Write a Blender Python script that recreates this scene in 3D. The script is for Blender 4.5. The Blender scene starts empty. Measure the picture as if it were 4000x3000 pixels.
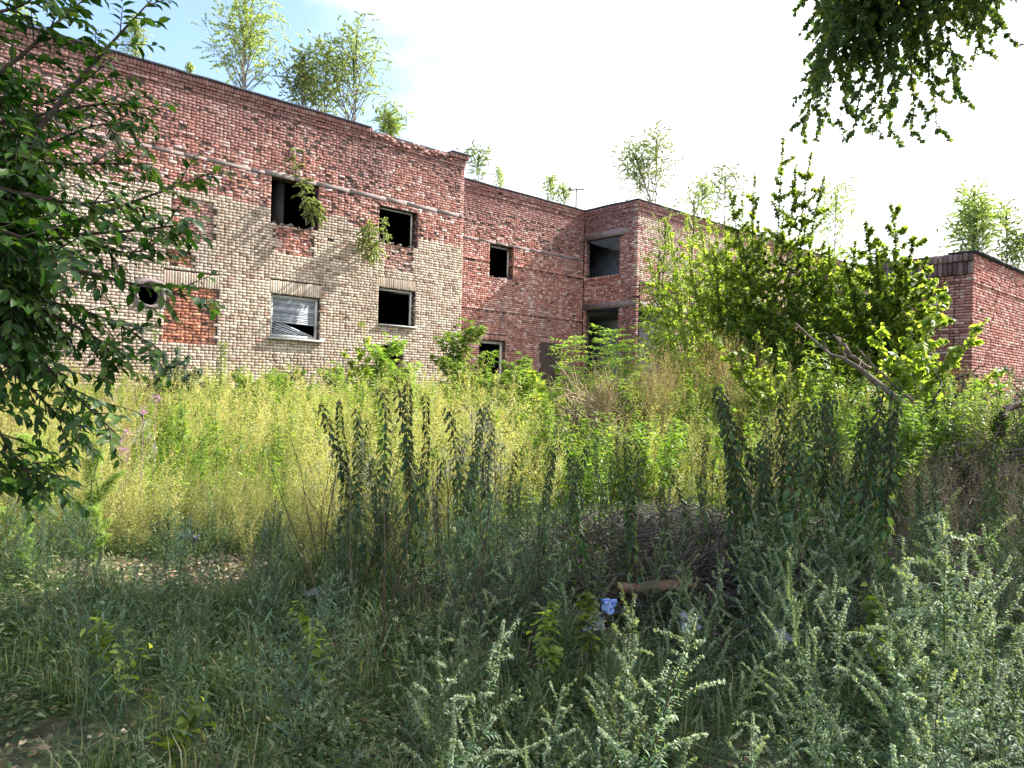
import bpy, math, random
import numpy as np
from mathutils import Vector, Matrix

# ------------------------------------------------------------------ camera, world, sun
SC = bpy.context.scene
COL = SC.collection
F = 2950.0
EYE = np.array([0.0, 0.0, 1.6])
cam_d = bpy.data.cameras.new('camera'); cam = bpy.data.objects.new('camera', cam_d); COL.objects.link(cam)
cam_d.sensor_width = 36.0; cam_d.lens = F / 4000.0 * 36.0
cam_d.clip_start = 0.05; cam_d.clip_end = 2000
CM = Matrix.Rotation(math.radians(90.8), 4, 'X') @ Matrix.Rotation(math.radians(1.4), 4, 'Z')
cam.matrix_world = Matrix.Translation(Vector(EYE)) @ CM
SC.camera = cam
SUN_EL, SUN_AZ = 39.0, 63.0          # azimuth clockwise from +Y
se, sa = math.radians(SUN_EL), math.radians(SUN_AZ)
SUNV = np.array([math.sin(sa) * math.cos(se), math.cos(sa) * math.cos(se), math.sin(se)])
w = bpy.data.worlds.new('World'); SC.world = w; w.use_nodes = True
nt = w.node_tree; bg = nt.nodes['Background']
sky = nt.nodes.new('ShaderNodeTexSky'); sky.sky_type = 'NISHITA'; sky.sun_disc = False
sky.sun_elevation = se; sky.sun_rotation = sa; sky.dust_density = 2.0; sky.air_density = 1.0; sky.ozone_density = 2.5
# thin high veil of cloud: a wide procedural noise on the sky directions
tc = nt.nodes.new('ShaderNodeTexCoord'); nz = nt.nodes.new('ShaderNodeTexNoise')
mp = nt.nodes.new('ShaderNodeMapping'); mp.inputs['Scale'].default_value = (1.0, 1.0, 2.6); mp.inputs['Location'].default_value = (0.9, 0.35, 0.1)
nt.links.new(tc.outputs['Generated'], mp.inputs[0]); nt.links.new(mp.outputs[0], nz.inputs['Vector'])
nz.inputs['Scale'].default_value = 1.7; nz.inputs['Detail'].default_value = 7; nz.inputs['Roughness'].default_value = 0.55
sepw = nt.nodes.new('ShaderNodeSeparateXYZ'); nt.links.new(tc.outputs['Generated'], sepw.inputs[0])
def wmath(op, a, b):
    n = nt.nodes.new('ShaderNodeMath'); n.operation = op
    for i, q in enumerate((a, b)):
        if isinstance(q, (int, float)): n.inputs[i].default_value = q
        else: nt.links.new(q, n.inputs[i])
    return n.outputs[0]
bank = wmath('ADD', wmath('MULTIPLY', nz.outputs['Fac'], 0.9), wmath('MULTIPLY', sepw.outputs['X'], 1.0))
mr = nt.nodes.new('ShaderNodeMapRange'); nt.links.new(bank, mr.inputs['Value'])
mr.inputs['From Min'].default_value = 0.16; mr.inputs['From Max'].default_value = 0.40; mr.interpolation_type = 'SMOOTHSTEP'
mr.inputs['To Min'].default_value = 0.0; mr.inputs['To Max'].default_value = 1.0
mx = nt.nodes.new('ShaderNodeMix'); mx.data_type = 'RGBA'
nt.links.new(mr.outputs[0], mx.inputs[0]); nt.links.new(sky.outputs[0], mx.inputs[6]); mx.inputs[7].default_value = (4.9, 5.0, 5.15, 1)
nt.links.new(mx.outputs[2], bg.inputs['Color']); bg.inputs['Strength'].default_value = 0.15
sl = bpy.data.lights.new('sun', 'SUN'); sl.energy = 5.0; sl.angle = math.radians(0.5); sl.color = (1.0, 0.95, 0.86)
so = bpy.data.objects.new('sun', sl); COL.objects.link(so)
so.rotation_euler = Vector(SUNV).to_track_quat('Z', 'Y').to_euler()
SC.view_settings.view_transform = 'Standard'; SC.view_settings.look = 'None'
SC.view_settings.exposure = 1.45; SC.view_settings.gamma = 1.0
SC.cycles.max_bounces = 8; SC.cycles.diffuse_bounces = 4; SC.cycles.transmission_bounces = 4
SC.cycles.transparent_max_bounces = 4

CM3 = np.array(CM.to_3x3())
def ray(px, py):
    return CM3 @ np.array([(px - 2000) / F, -(py - 1500) / F, -1.0])
def at(px, py, Y):
    d = ray(px, py); return EYE + d * (Y / d[1])

# ------------------------------------------------------------------ materials
def nmat(name):
    m = bpy.data.materials.new(name); m.use_nodes = True
    t = m.node_tree; b = t.nodes['Principled BSDF']; return m, t, b
def N(t, kind, **kw):
    n = t.nodes.new(kind)
    for k, v in kw.items(): setattr(n, k, v)
    return n
def ramp(t, fac, stops):
    r = N(t, 'ShaderNodeValToRGB'); cr = r.color_ramp
    while len(cr.elements) < len(stops): cr.elements.new(0.5)
    for e, (p, c) in zip(cr.elements, stops): e.position = p; e.color = (*c, 1)
    t.links.new(fac, r.inputs[0]); return r.outputs[0]
def mixc(t, f, a, b, mode='MIX'):
    m = N(t, 'ShaderNodeMix', data_type='RGBA', blend_type=mode)
    for i, q in ((0, f), (6, a), (7, b)):
        if isinstance(q, (int, float)): m.inputs[i].default_value = q
        elif isinstance(q, tuple): m.inputs[i].default_value = (*q, 1)
        else: t.links.new(q, m.inputs[i])
    return m.outputs[2]
def noise(t, scale, detail=4, rough=0.6, vec=None, stretch=None):
    n = N(t, 'ShaderNodeTexNoise'); n.inputs['Scale'].default_value = scale; n.inputs['Detail'].default_value = detail
    n.inputs['Roughness'].default_value = rough
    tcn = N(t, 'ShaderNodeTexCoord'); v = tcn.outputs['Object']
    if stretch:
        mpn = N(t, 'ShaderNodeMapping'); mpn.inputs['Scale'].default_value = stretch; t.links.new(v, mpn.inputs[0]); v = mpn.outputs[0]
    t.links.new(v, n.inputs['Vector']); return n.outputs['Fac']
def maprange(t, v, a, b, c=0.0, d=1.0):
    m = N(t, 'ShaderNodeMapRange'); t.links.new(v, m.inputs[0])
    for i, q in enumerate((a, b, c, d)): m.inputs[i + 1].default_value = q
    return m.outputs[0]

def leafmat(name, cols, trans=0.42, rough=0.5, tcol=None, vary=0.35, spec=0.4):
    m, t, b = nmat(name)
    a = N(t, 'ShaderNodeAttribute', attribute_name='rnd')
    n = len(cols); c = ramp(t, a.outputs['Fac'], [(i / max(1, n - 1), k) for i, k in enumerate(cols)])
    oi = N(t, 'ShaderNodeObjectInfo')
    v = maprange(t, oi.outputs['Random'], 0, 1, 1 - vary, 1 + vary * 0.6)
    hs = N(t, 'ShaderNodeHueSaturation'); t.links.new(c, hs.inputs['Color']); t.links.new(v, hs.inputs['Value'])
    c = hs.outputs[0]
    t.links.new(c, b.inputs['Base Color']); b.inputs['Roughness'].default_value = rough
    b.inputs['Specular IOR Level'].default_value = spec
    tr = N(t, 'ShaderNodeBsdfTranslucent')
    tc2 = mixc(t, 1.0, c, tcol or (1.6, 1.75, 0.7), 'MULTIPLY')
    t.links.new(tc2, tr.inputs[0])
    ms = N(t, 'ShaderNodeMixShader'); ms.inputs[0].default_value = trans
    t.links.new(b.outputs[0], ms.inputs[1]); t.links.new(tr.outputs[0], ms.inputs[2])
    t.links.new(ms.outputs[0], t.nodes['Material Output'].inputs[0])
    return m
def plain(name, cols, rough=0.85, nscale=6, bump=0.0, stretch=None, attr=False, spec=0.3):
    m, t, b = nmat(name)
    f = noise(t, nscale, 5, 0.65, stretch=stretch)
    f = maprange(t, f, 0.3, 0.7)
    c = ramp(t, f, [(i / max(1, len(cols) - 1), k) for i, k in enumerate(cols)])
    if attr:
        a = N(t, 'ShaderNodeAttribute', attribute_name='rnd')
        v = maprange(t, a.outputs['Fac'], 0, 1, 0.6, 1.4)
        hs = N(t, 'ShaderNodeHueSaturation'); t.links.new(c, hs.inputs['Color']); t.links.new(v, hs.inputs['Value']); c = hs.outputs[0]
    t.links.new(c, b.inputs['Base Color']); b.inputs['Roughness'].default_value = rough
    b.inputs['Specular IOR Level'].default_value = spec
    if bump:
        bn = N(t, 'ShaderNodeBump'); bn.inputs['Strength'].default_value = bump; bn.inputs['Distance'].default_value = 0.02
        t.links.new(noise(t, nscale * 6, 4), bn.inputs['Height']); t.links.new(bn.outputs[0], b.inputs['Normal'])
    return m
def brickmat(name, stops, stain=(0.10, 0.08, 0.085), stain_amt=0.55, zt=None, grain=0.5):
    m, t, b = nmat(name)
    a = N(t, 'ShaderNodeAttribute', attribute_name='rnd')
    c = ramp(t, a.outputs['Fac'], stops)
    g = maprange(t, noise(t, 14, 3, 0.7), 0.3, 0.7, 1 - 0.35 * grain, 1 + 0.35 * grain)
    hs = N(t, 'ShaderNodeHueSaturation'); t.links.new(c, hs.inputs['Color']); t.links.new(g, hs.inputs['Value']); c = hs.outputs[0]
    s1 = maprange(t, noise(t, 0.32, 6, 0.65), 0.44, 0.62, 0, stain_amt)
    s0 = maprange(t, noise(t, 0.9, 5, 0.6, stretch=(1, 1, 0.12)), 0.55, 0.72, 0, 0.5); c = mixc(t, s0, c, stain)
    c = mixc(t, s1, c, stain)
    s2 = maprange(t, noise(t, 1.1, 4, 0.6, stretch=(1, 1, 0.25)), 0.52, 0.75, 0, 0.45)
    c = mixc(t, s2, c, (0.42, 0.38, 0.36))
    if zt is not None:   # soot and damp staining that climbs down from the parapet
        tc_ = N(t, 'ShaderNodeTexCoord'); sp = N(t, 'ShaderNodeSeparateXYZ'); t.links.new(tc_.outputs['Object'], sp.inputs[0])
        ad = N(t, 'ShaderNodeMath', operation='MULTIPLY_ADD'); t.links.new(noise(t, 0.5, 5, 0.6), ad.inputs[0]); ad.inputs[1].default_value = 3.4
        t.links.new(sp.outputs['Z'], ad.inputs[2])
        s3 = maprange(t, ad.outputs[0], zt, zt + 1.6, 0, 0.6); c = mixc(t, s3, c, stain)
    t.links.new(c, b.inputs['Base Color']); b.inputs['Roughness'].default_value = 0.92; b.inputs['Specular IOR Level'].default_value = 0.15
    bn = N(t, 'ShaderNodeBump'); bn.inputs['Strength'].default_value = 0.5; bn.inputs['Distance'].default_value = 0.015
    t.links.new(noise(t, 22, 4), bn.inputs['Height']); t.links.new(bn.outputs[0], b.inputs['Normal'])
    return m

M = {}
M['yellow'] = brickmat('yellow_brick', [(0, (.24, .16, .12)), (.12, (.42, .32, .26)), (.5, (.54, .44, .35)), (.85, (.63, .55, .46)), (1, (.44, .28, .21))], stain=(.20, .15, .12), stain_amt=.5)
M['red'] = brickmat('red_brick', [(0, (.20, .10, .10)), (.15, (.36, .16, .13)), (.6, (.48, .235, .19)), (.85, (.58, .37, .32)), (1, (.68, .57, .55))], stain=(.20, .11, .11), stain_amt=.5, zt=10.5)
M['orange'] = brickmat('orange_brick', [(0, (.20, .09, .07)), (.3, (.36, .15, .10)), (.75, (.48, .21, .13)), (.9, (.58, .24, .12)), (1, (.56, .38, .30))], stain=(.30, .13, .10), stain_amt=.5)
M['annex'] = brickmat('annex_brick', [(0, (.24, .10, .09)), (.3, (.42, .18, .155)), (.75, (.53, .27, .235)), (1, (.66, .48, .43))], stain=(.20, .10, .10), stain_amt=.4, zt=7.6)
M['annexdark'] = brickmat('dark_annex_brick', [(0, (.10, .06, .06)), (.5, (.22, .13, .13)), (1, (.36, .24, .23))])  # darker grey-purple brick for the top courses of the left face
M['mortar'] = plain('old_mortar', [(.045, .033, .03), (.10, .075, .065)], 0.95, 3, 0.4)
M['concrete'] = plain('weathered_concrete', [(.14, .115, .11), (.22, .185, .18), (.17, .14, .135)], 0.9, 2, 0.4)
M['felt'] = plain('roofing_felt', [(.018, .02, .028), (.05, .055, .07)], 0.7, 4, 0.3)
M['plaster'] = plain('grimy_plaster', [(.22, .26, .36), (.42, .44, .50), (.34, .36, .42), (.14, .16, .2)], 0.9, 1.6, 0.2)
M['dark'] = plain('unlit_interior', [(.02, .019, .018), (.06, .055, .05)], 0.95, 2)  # near-black colour carries the darkness of the unlit rooms
M['whitewood'] = plain('peeling_white_paint', [(.34, .33, .33), (.5, .49, .48), (.22, .2, .19)], 0.7, 9, 0.3, stretch=(1, 1, .3))
M['shutter'] = plain('grey_blue_metal', [(.20, .22, .26), (.36, .38, .43)], 0.55, 5, 0.1, attr=True)
M['paint'] = plain('black_paint', [(.01, .01, .012), (.02, .02, .02)], 0.6)
M['bark'] = plain('grey_brown_bark', [(.09, .07, .05), (.2, .16, .12), (.13, .1, .08)], 0.9, 12, 0.7, stretch=(1, 1, .3))
M['barewood'] = plain('bare_fallen_wood', [(.07, .05, .035), (.19, .14, .10), (.11, .08, .055)], 0.8, 9, 0.6)
M['darkbark'] = plain('dark_twig_bark', [(.035, .028, .022), (.075, .055, .045)], 0.85, 12, 0.3)
M['birchbark'] = plain('white_birch_bark', [(.30, .27, .23), (.18, .15, .12), (.42, .39, .35)], 0.7, 6)
M['stem_green'] = plain('green_stem', [(.09, .11, .045), (.14, .15, .07)], 0.7, 8)
M['stem_brown'] = plain('brown_stem', [(.05, .03, .025), (.09, .06, .04)], 0.75, 8)
M['stem_dry'] = plain('dry_straw_stem', [(.32, .24, .14), (.42, .33, .2)], 0.8, 8)
M['stick'] = plain('dead_grey_twigs', [(.07, .055, .05), (.15, .125, .12), (.035, .028, .025)], 0.85, 3, 0, attr=True)
M['mug'] = leafmat('mugwort_leaf', [(.05, .115, .06), (.11, .20, .12), (.24, .33, .22), (.46, .51, .37)], .36, .6, (1.7, 1.6, .5))
M['mugmid'] = leafmat('mugwort_green_leaf', [(.03, .09, .05), (.065, .14, .085), (.13, .22, .145), (.27, .36, .26)], .3, .6)
M['mugdark'] = leafmat('mugwort_lower_leaf', [(.045, .10, .055), (.08, .15, .08), (.12, .19, .11)], .3, .55)
M['nettle'] = leafmat('nettle_leaf', [(.03, .08, .03), (.055, .125, .045), (.12, .19, .06), (.27, .29, .11)], .35, .5)
M['seed'] = leafmat('nettle_seed', [(.035, .045, .025), (.07, .08, .04), (.11, .115, .06)], .15, .8)
M['airy'] = leafmat('yellow_green_weed', [(.22, .26, .07), (.34, .36, .11), (.46, .43, .17), (.54, .46, .25)], .4, .6, (1.3, 1.35, .7))
M['lush'] = leafmat('fresh_green_weed', [(.09, .18, .03), (.15, .26, .045), (.24, .34, .07), (.34, .38, .10)], .45, .5)
M['grey'] = leafmat('grey_green_leaf', [(.05, .10, .07), (.10, .16, .12), (.20, .27, .22)], .3, .35)
M['reddish'] = leafmat('drying_reddish_weed', [(.20, .11, .06), (.30, .2, .09), (.36, .30, .13), (.22, .26, .08)], .35, .7, (1.4, 1.3, .8))
M['deadleaf'] = leafmat('withered_leaf', [(.06, .045, .03), (.13, .095, .065), (.22, .17, .11), (.16, .17, .07)], .25, .8, (1.2, 1.1, .9))
M['willow'] = leafmat('dark_ovate_leaf', [(.018, .055, .014), (.03, .085, .02), (.05, .12, .025), (.10, .18, .035), (.15, .19, .045)], .3, .45, (1.4, 1.8, .5), spec=.35)
M['linden'] = leafmat('linden_leaf', [(.045, .08, .035), (.075, .12, .045), (.12, .16, .05), (.28, .28, .06)], .5, .45)
M['elm'] = leafmat('big_shoot_leaf', [(.07, .12, .025), (.14, .21, .045), (.27, .36, .08), (.42, .48, .14)], .66, .4, (1.55, 1.55, .55), spec=.5)
M['birch'] = leafmat('birch_leaf', [(.16, .23, .09), (.26, .34, .14), (.37, .42, .19), (.48, .47, .24)], .65, .45, (1.4, 1.5, .7))
M['herb'] = leafmat('low_herb_leaf', [(.025, .065, .02), (.055, .12, .04), (.13, .20, .075), (.32, .34, .17)], .3, .55)
M['grass'] = leafmat('grass_blade', [(.04, .09, .03), (.07, .13, .045), (.13, .18, .08), (.32, .29, .18)], .35, .6)
M['litter'] = leafmat('dry_leaf_litter', [(.14, .09, .05), (.30, .2, .12), (.42, .31, .2), (.5, .42, .32)], .1, .8, (1.2, 1.1, .9))
M['fluff'] = leafmat('white_seed_fluff', [(.55, .54, .52), (.72, .70, .68)], .4, .9, (1.1, 1.1, 1.1))
M['thistle'] = leafmat('thistle_head', [(.03, .025, .02), (.06, .05, .035)], .1, .8)
M['pink'] = leafmat('pink_flower', [(.5, .2, .45), (.65, .35, .6)], .3, .7, (1.2, 1.0, 1.2))
M['plastic'] = plain('thin_pale_plastic', [(.17, .19, .22), (.34, .36, .40)], 0.35, 5, 0.3, spec=.5)
M['bluebag'] = plain('blue_plastic', [(.20, .34, .80), (.4, .55, .9)], 0.35, 5, 0.3, spec=.5)
M['rot'] = plain('rotten_orange_wood', [(.05, .04, .03), (.13, .105, .08), (.23, .13, .08), (.09, .075, .055)], 0.95, 14, 1.0)

# ground sheet
m, t, b = nmat('ground_soil'); M['ground'] = m
f1 = maprange(t, noise(t, 0.9, 6, 0.65), 0.35, 0.65); f2 = maprange(t, noise(t, 14, 5, 0.7), 0.3, 0.7)
c1 = ramp(t, f2, [(0, (.03, .025, .016)), (.5, (.09, .07, .045)), (1, (.2, .155, .1))])
c2 = ramp(t, f2, [(0, (.02, .035, .012)), (.6, (.06, .085, .03)), (1, (.14, .14, .06))])
t.links.new(mixc(t, f1, c1, c2), b.inputs['Base Color']); b.inputs['Roughness'].default_value = 0.95
bn = N(t, 'ShaderNodeBump'); bn.inputs['Strength'].default_value = 0.8; bn.inputs['Distance'].default_value = 0.05
t.links.new(noise(t, 20, 6, .7), bn.inputs['Height']); t.links.new(bn.outputs[0], b.inputs['Normal'])

# ------------------------------------------------------------------ mesh buffer
def nrm(a):
    return a / np.maximum(np.linalg.norm(a, axis=-1, keepdims=True), 1e-9)
class Buf:
    def __init__(s): s.V = []; s.T = []; s.Q = []; s.R = []; s.n = 0
    def add(s, V, T=None, Q=None, R=0.5):
        V = np.asarray(V, float).reshape(-1, 3); k = len(V)
        s.V.append(V)
        s.R.append(np.full(k, R) if np.isscalar(R) else np.asarray(R, float).reshape(-1))
        if T is not None and len(T): s.T.append(np.asarray(T).reshape(-1, 3) + s.n)
        if Q is not None and len(Q): s.Q.append(np.asarray(Q).reshape(-1, 4) + s.n)
        s.n += k
    def pack(s):
        V = np.concatenate(s.V) if s.V else np.zeros((0, 3)); R = np.concatenate(s.R) if s.R else np.zeros(0)
        T = np.concatenate(s.T) if s.T else np.zeros((0, 3), int); Q = np.concatenate(s.Q) if s.Q else np.zeros((0, 4), int)
        return V, T, Q, R
    def tube(s, pts, r0, r1, k=5, R=0.5, cap=False):
        P = np.asarray(pts, float); n = len(P)
        if n < 2: return
        Tn = nrm(np.gradient(P, axis=0))
        up = np.array([0.31, 0.17, 0.93]) if abs(Tn[0][2]) < .9 else np.array([1., .1, 0])
        A = nrm(np.cross(Tn, up)); B = np.cross(Tn, A)
        rr = np.linspace(r0, r1, n) if np.isscalar(r0) else np.asarray(r0)
        an = np.arange(k) * 2 * math.pi / k
        V = P[:, None, :] + rr[:, None, None] * (np.cos(an)[None, :, None] * A[:, None, :] + np.sin(an)[None, :, None] * B[:, None, :])
        i = np.arange(n - 1)[:, None] * k; j = np.arange(k)[None, :]; j2 = (j + 1) % k
        Q = np.stack([i + j, i + j2, i + k + j2, i + k + j], -1).reshape(-1, 4)
        T = []
        if cap: T = [(0, a + 1, a) for a in range(1, k - 1)] + [((n - 1) * k, (n - 1) * k + a, (n - 1) * k + a + 1) for a in range(1, k - 1)]
        s.add(V.reshape(-1, 3), T, Q, R)
    def leaves(s, P, D, Nn, L, W, tm, R):
        TV, TT, TQ = tm; n = len(P)
        if n == 0: return
        D = nrm(D); S = nrm(np.cross(Nn, D)); N2 = np.cross(D, S)
        L = np.broadcast_to(L, n)[:, None, None]; W = np.broadcast_to(W, n)[:, None, None]
        V = P[:, None, :] + TV[None, :, 0:1] * L * D[:, None, :] + TV[None, :, 1:2] * W * S[:, None, :] + TV[None, :, 2:3] * L * N2[:, None, :]
        k = len(TV); off = (np.arange(n) * k)[:, None, None]
        s.add(V.reshape(-1, 3), (TT[None] + off).reshape(-1, 3) if len(TT) else None, (TQ[None] + off).reshape(-1, 4) if len(TQ) else None, np.repeat(np.broadcast_to(R, n), k))
    def box(s, c, ax, ay, az, R=0.5):
        c, ax, ay, az = map(lambda q: np.asarray(q, float), (c, ax, ay, az))
        V = [c + i * ax + j * ay + k * az for k in (-1, 1) for j in (-1, 1) for i in (-1, 1)]
        s.add(V, None, [(0, 2, 3, 1), (4, 5, 7, 6), (0, 1, 5, 4), (2, 6, 7, 3), (0, 4, 6, 2), (1, 3, 7, 5)], R)
    def ins(s, pk, Mt, loc, R=None, Rsh=0.0):
        V, T, Q, Rr = pk; s.add(V @ np.asarray(Mt).T + loc, T, Q, np.clip(Rr + Rsh, 0, 1) if R is None else R)

def mk(name, bufs, parent=None, smooth=False):
    """bufs: list of (Buf or packed, material)"""
    Vs, Ts, Qs, Rs, mt, mq = [], [], [], [], [], []; off = 0
    me = bpy.data.meshes.new(name)
    for i, (bf, mat) in enumerate(bufs):
        V, T, Q, R = bf.pack() if isinstance(bf, Buf) else bf
        Vs.append(V); Ts.append(T + off); Qs.append(Q + off); Rs.append(R); off += len(V)
        mt.append(np.full(len(T), i)); mq.append(np.full(len(Q), i)); me.materials.append(M[mat] if isinstance(mat, str) else mat)
    V = np.concatenate(Vs); T = np.concatenate(Ts).astype(np.int32); Q = np.concatenate(Qs).astype(np.int32); R = np.concatenate(Rs)
    nt_, nq = len(T), len(Q)
    me.vertices.add(len(V)); me.vertices.foreach_set('co', V.astype(np.float32).ravel())
    me.loops.add(nt_ * 3 + nq * 4); me.loops.foreach_set('vertex_index', np.concatenate([T.ravel(), Q.ravel()]).astype(np.int32))
    me.polygons.add(nt_ + nq)
    me.polygons.foreach_set('loop_start', np.concatenate([np.arange(nt_) * 3, nt_ * 3 + np.arange(nq) * 4]).astype(np.int32))
    me.polygons.foreach_set('material_index', np.concatenate(mt + mq).astype(np.int32))
    if smooth: me.polygons.foreach_set('use_smooth', np.ones(nt_ + nq, bool))
    me.update(calc_edges=True)
    at_ = me.attributes.new('rnd', 'FLOAT', 'POINT'); at_.data.foreach_set('value', R.astype(np.float32))
    o = bpy.data.objects.new(name, me); COL.objects.link(o)
    if parent: o.parent = parent
    return o
def tag(o, label=None, cat=None, group=None, kind=None):
    for k, v in (('label', label), ('category', cat), ('group', group), ('kind', kind)):
        if v: o[k] = v
    return o
def empty(name, loc, rz=0.0, label=None, cat=None, group=None):
    o = bpy.data.objects.new(name, None); COL.objects.link(o); o.location = loc; o.rotation_euler = (0, 0, rz); o.empty_display_size = .2
    return tag(o, label, cat, group)
def dup(root, loc, rz=0.0, s=1.0, label=None, group=None, tilt=(0, 0)):
    r = root.copy(); COL.objects.link(r); r.location = loc; r.rotation_euler = (tilt[0], tilt[1], rz); r.scale = (s, s, s)
    if label: r['label'] = label
    if group: r['group'] = group
    for ch in list(root.children):
        c = ch.copy(); COL.objects.link(c); c.parent = r
    return r

# leaf templates
RH = (np.array([(0, 0, 0), (.45, .5, .06), (1, 0, -.1), (.45, -.5, .06)]), np.zeros((0, 3), int), np.array([(0, 3, 2, 1)]))
OV = (np.array([(0, 0, 0), (.28, .42, .07), (.62, .44, .05), (1, 0, -.16), (.62, -.44, .05), (.28, -.42, .07), (.3, 0, 0), (.65, 0, -.04)]),
      np.array([(0, 6, 1), (7, 3, 2), (0, 5, 6), (7, 4, 3)]), np.array([(6, 7, 2, 1), (5, 4, 7, 6)]))
HT = (np.array([(0, 0, 0), (-.06, .3, .05), (.25, .55, .06), (.65, .36, .02), (1.05, 0, -.12), (.65, -.36, .02), (.25, -.55, .06), (-.06, -.3, .05), (.5, 0, -.03)]),
      np.array([(0, 8, 1), (0, 7, 8)]), np.array([(1, 8, 3, 2), (8, 4, 3, 3), (7, 6, 5, 8), (8, 5, 5, 4)]))
HT = (HT[0], np.array([(0, 8, 1), (0, 7, 8), (8, 4, 3), (8, 5, 4)]), np.array([(1, 8, 3, 2), (7, 6, 5, 8)]))
LN = (np.array([(0, 0, 0), (.4, .5, .1), (.75, .3, .02), (1, 0, -.2), (.75, -.3, .02), (.4, -.5, .1)]), np.zeros((0, 3), int), np.array([(0, 5, 2, 1), (5, 4, 3, 2)]))
LN = (LN[0], LN[1], np.array([(0, 5, 4, 1), (1, 4, 3, 2)]))

rng = np.random.default_rng(7)
def U(a, b, n=None): return rng.uniform(a, b, n)
def bend(p0, p1, sag=0.0, n=6, wob=0.0):
    p0 = np.asarray(p0, float); p1 = np.asarray(p1, float); t_ = np.linspace(0, 1, n)[:, None]
    P = p0 + (p1 - p0) * t_; P[:, 2] += sag * (4 * t_[:, 0] * (1 - t_[:, 0]))
    if wob: P[1:-1] += rng.normal(0, wob, (n - 2, 3))
    return P
def sample(P, s):
    P = np.asarray(P); x = s * (len(P) - 1); i = np.clip(x.astype(int), 0, len(P) - 2); f = (x - i)[:, None]
    return P[i] * (1 - f) + P[i + 1] * f, nrm(P[i + 1] - P[i])
def leafrun(buf, P, n, L0, L1, ratio, s0=0.0, s1=1.0, fwd=.5, droop=.2, tm=RH, rr=(0, 1), jit=.35, planar=False, upn=.8):
    n = int(n)
    if n < 1: return
    s = s0 + (s1 - s0) * np.sqrt(U(0, 1, n)) if n > 40 else np.linspace(s0, s1, n)
    p, T = sample(P, np.clip(s, 0, .9999))
    A = nrm(np.cross(T, np.array([.1, .05, 1.0]))); bad = np.abs(T[:, 2]) > .97; A[bad] = nrm(np.cross(T[bad], np.array([1.0, 0, 0])))
    B = np.cross(A, T)
    az = np.arange(n) * (math.pi if planar else 2.4) + rng.normal(0, jit, n)
    rad = np.cos(az)[:, None] * A + np.sin(az)[:, None] * B
    D = T * fwd + rad + rng.normal(0, jit * .5, (n, 3)); D = nrm(D); D[:, 2] -= droop
    Nn = np.array([0, 0, 1.0]) * upn + T * .4 + rng.normal(0, .25, (n, 3))
    f = (s - s0) / max(1e-6, s1 - s0); L = (L0 + (L1 - L0) * f) * U(.7, 1.25, n)
    buf.leaves(p, D, Nn, L, L * ratio, tm, U(*rr, n))
def twigs(P, n, l0, l1, s0, s1, up=.5, spread=1.0, k=5, curl=0.0):
    """side branches along polyline P -> list of polylines"""
    out = []
    ss = np.linspace(s0, s1, n) + rng.normal(0, .015, n)
    p, T = sample(P, np.clip(ss, 0, .999))
    for i in range(n):
        a = i * 2.4 + U(-.5, .5); t_ = T[i]
        A = np.cross(t_, [.1, .05, 1.0]); A = nrm(A if np.linalg.norm(A) > .05 else np.cross(t_, [1., 0, 0])); B = np.cross(A, t_)
        d = nrm((math.cos(a) * A + math.sin(a) * B) * spread + t_ * up)
        l = (l0 + (l1 - l0) * (i / max(1, n - 1))) * U(.7, 1.2)
        q = np.linspace(0, 1, k)[:, None]
        out.append(p[i] + d * l * q + np.array([0, 0, 1.0]) * curl * l * q * q)
    return out

# ------------------------------------------------------------------ ground
def gh(x, y):
    x = np.asarray(x, float); y = np.asarray(y, float)
    h = .06 * np.sin(x * .9 + 1) * np.cos(y * .7) + .04 * np.sin(x * 2.3 + y * 1.7)
    h = h + 1.0 * np.exp(-(((x - 4.6) / 2.8) ** 2 + ((y - 12.5) / 2.6) ** 2))
    h = h + .75 * np.exp(-(((x - 5.6) / 1.3) ** 2 + ((y - 8.6) / 1.2) ** 2))
    h = h + .35 * np.exp(-(((x - 1.6) / 1.6) ** 2 + ((y - 7.2) / 1.0) ** 2))
    return h
def grid_axis(a, b, c, d, fine, coarse):
    return np.concatenate([np.linspace(a, b, coarse, endpoint=False), np.linspace(b, c, fine, endpoint=False), np.linspace(c, d, coarse)])
gx = grid_axis(-400, -20, 20, 400, 160, 12); gy = grid_axis(-200, -4, 34, 600, 150, 12)
GX, GY = np.meshgrid(gx, gy); GZ = gh(GX, GY) + rng.normal(0, .012, GX.shape) * (np.abs(GX) < 20)
nx, ny = len(gx), len(gy); ii = (np.arange(ny - 1)[:, None] * nx + np.arange(nx - 1)[None, :])
gb = Buf(); gb.add(np.stack([GX, GY, GZ], -1).reshape(-1, 3), None, np.stack([ii, ii + 1, ii + nx + 1, ii + nx], -1).reshape(-1, 4))
tag(mk('ground', [(gb, 'ground')], smooth=True), kind='structure')

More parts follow.
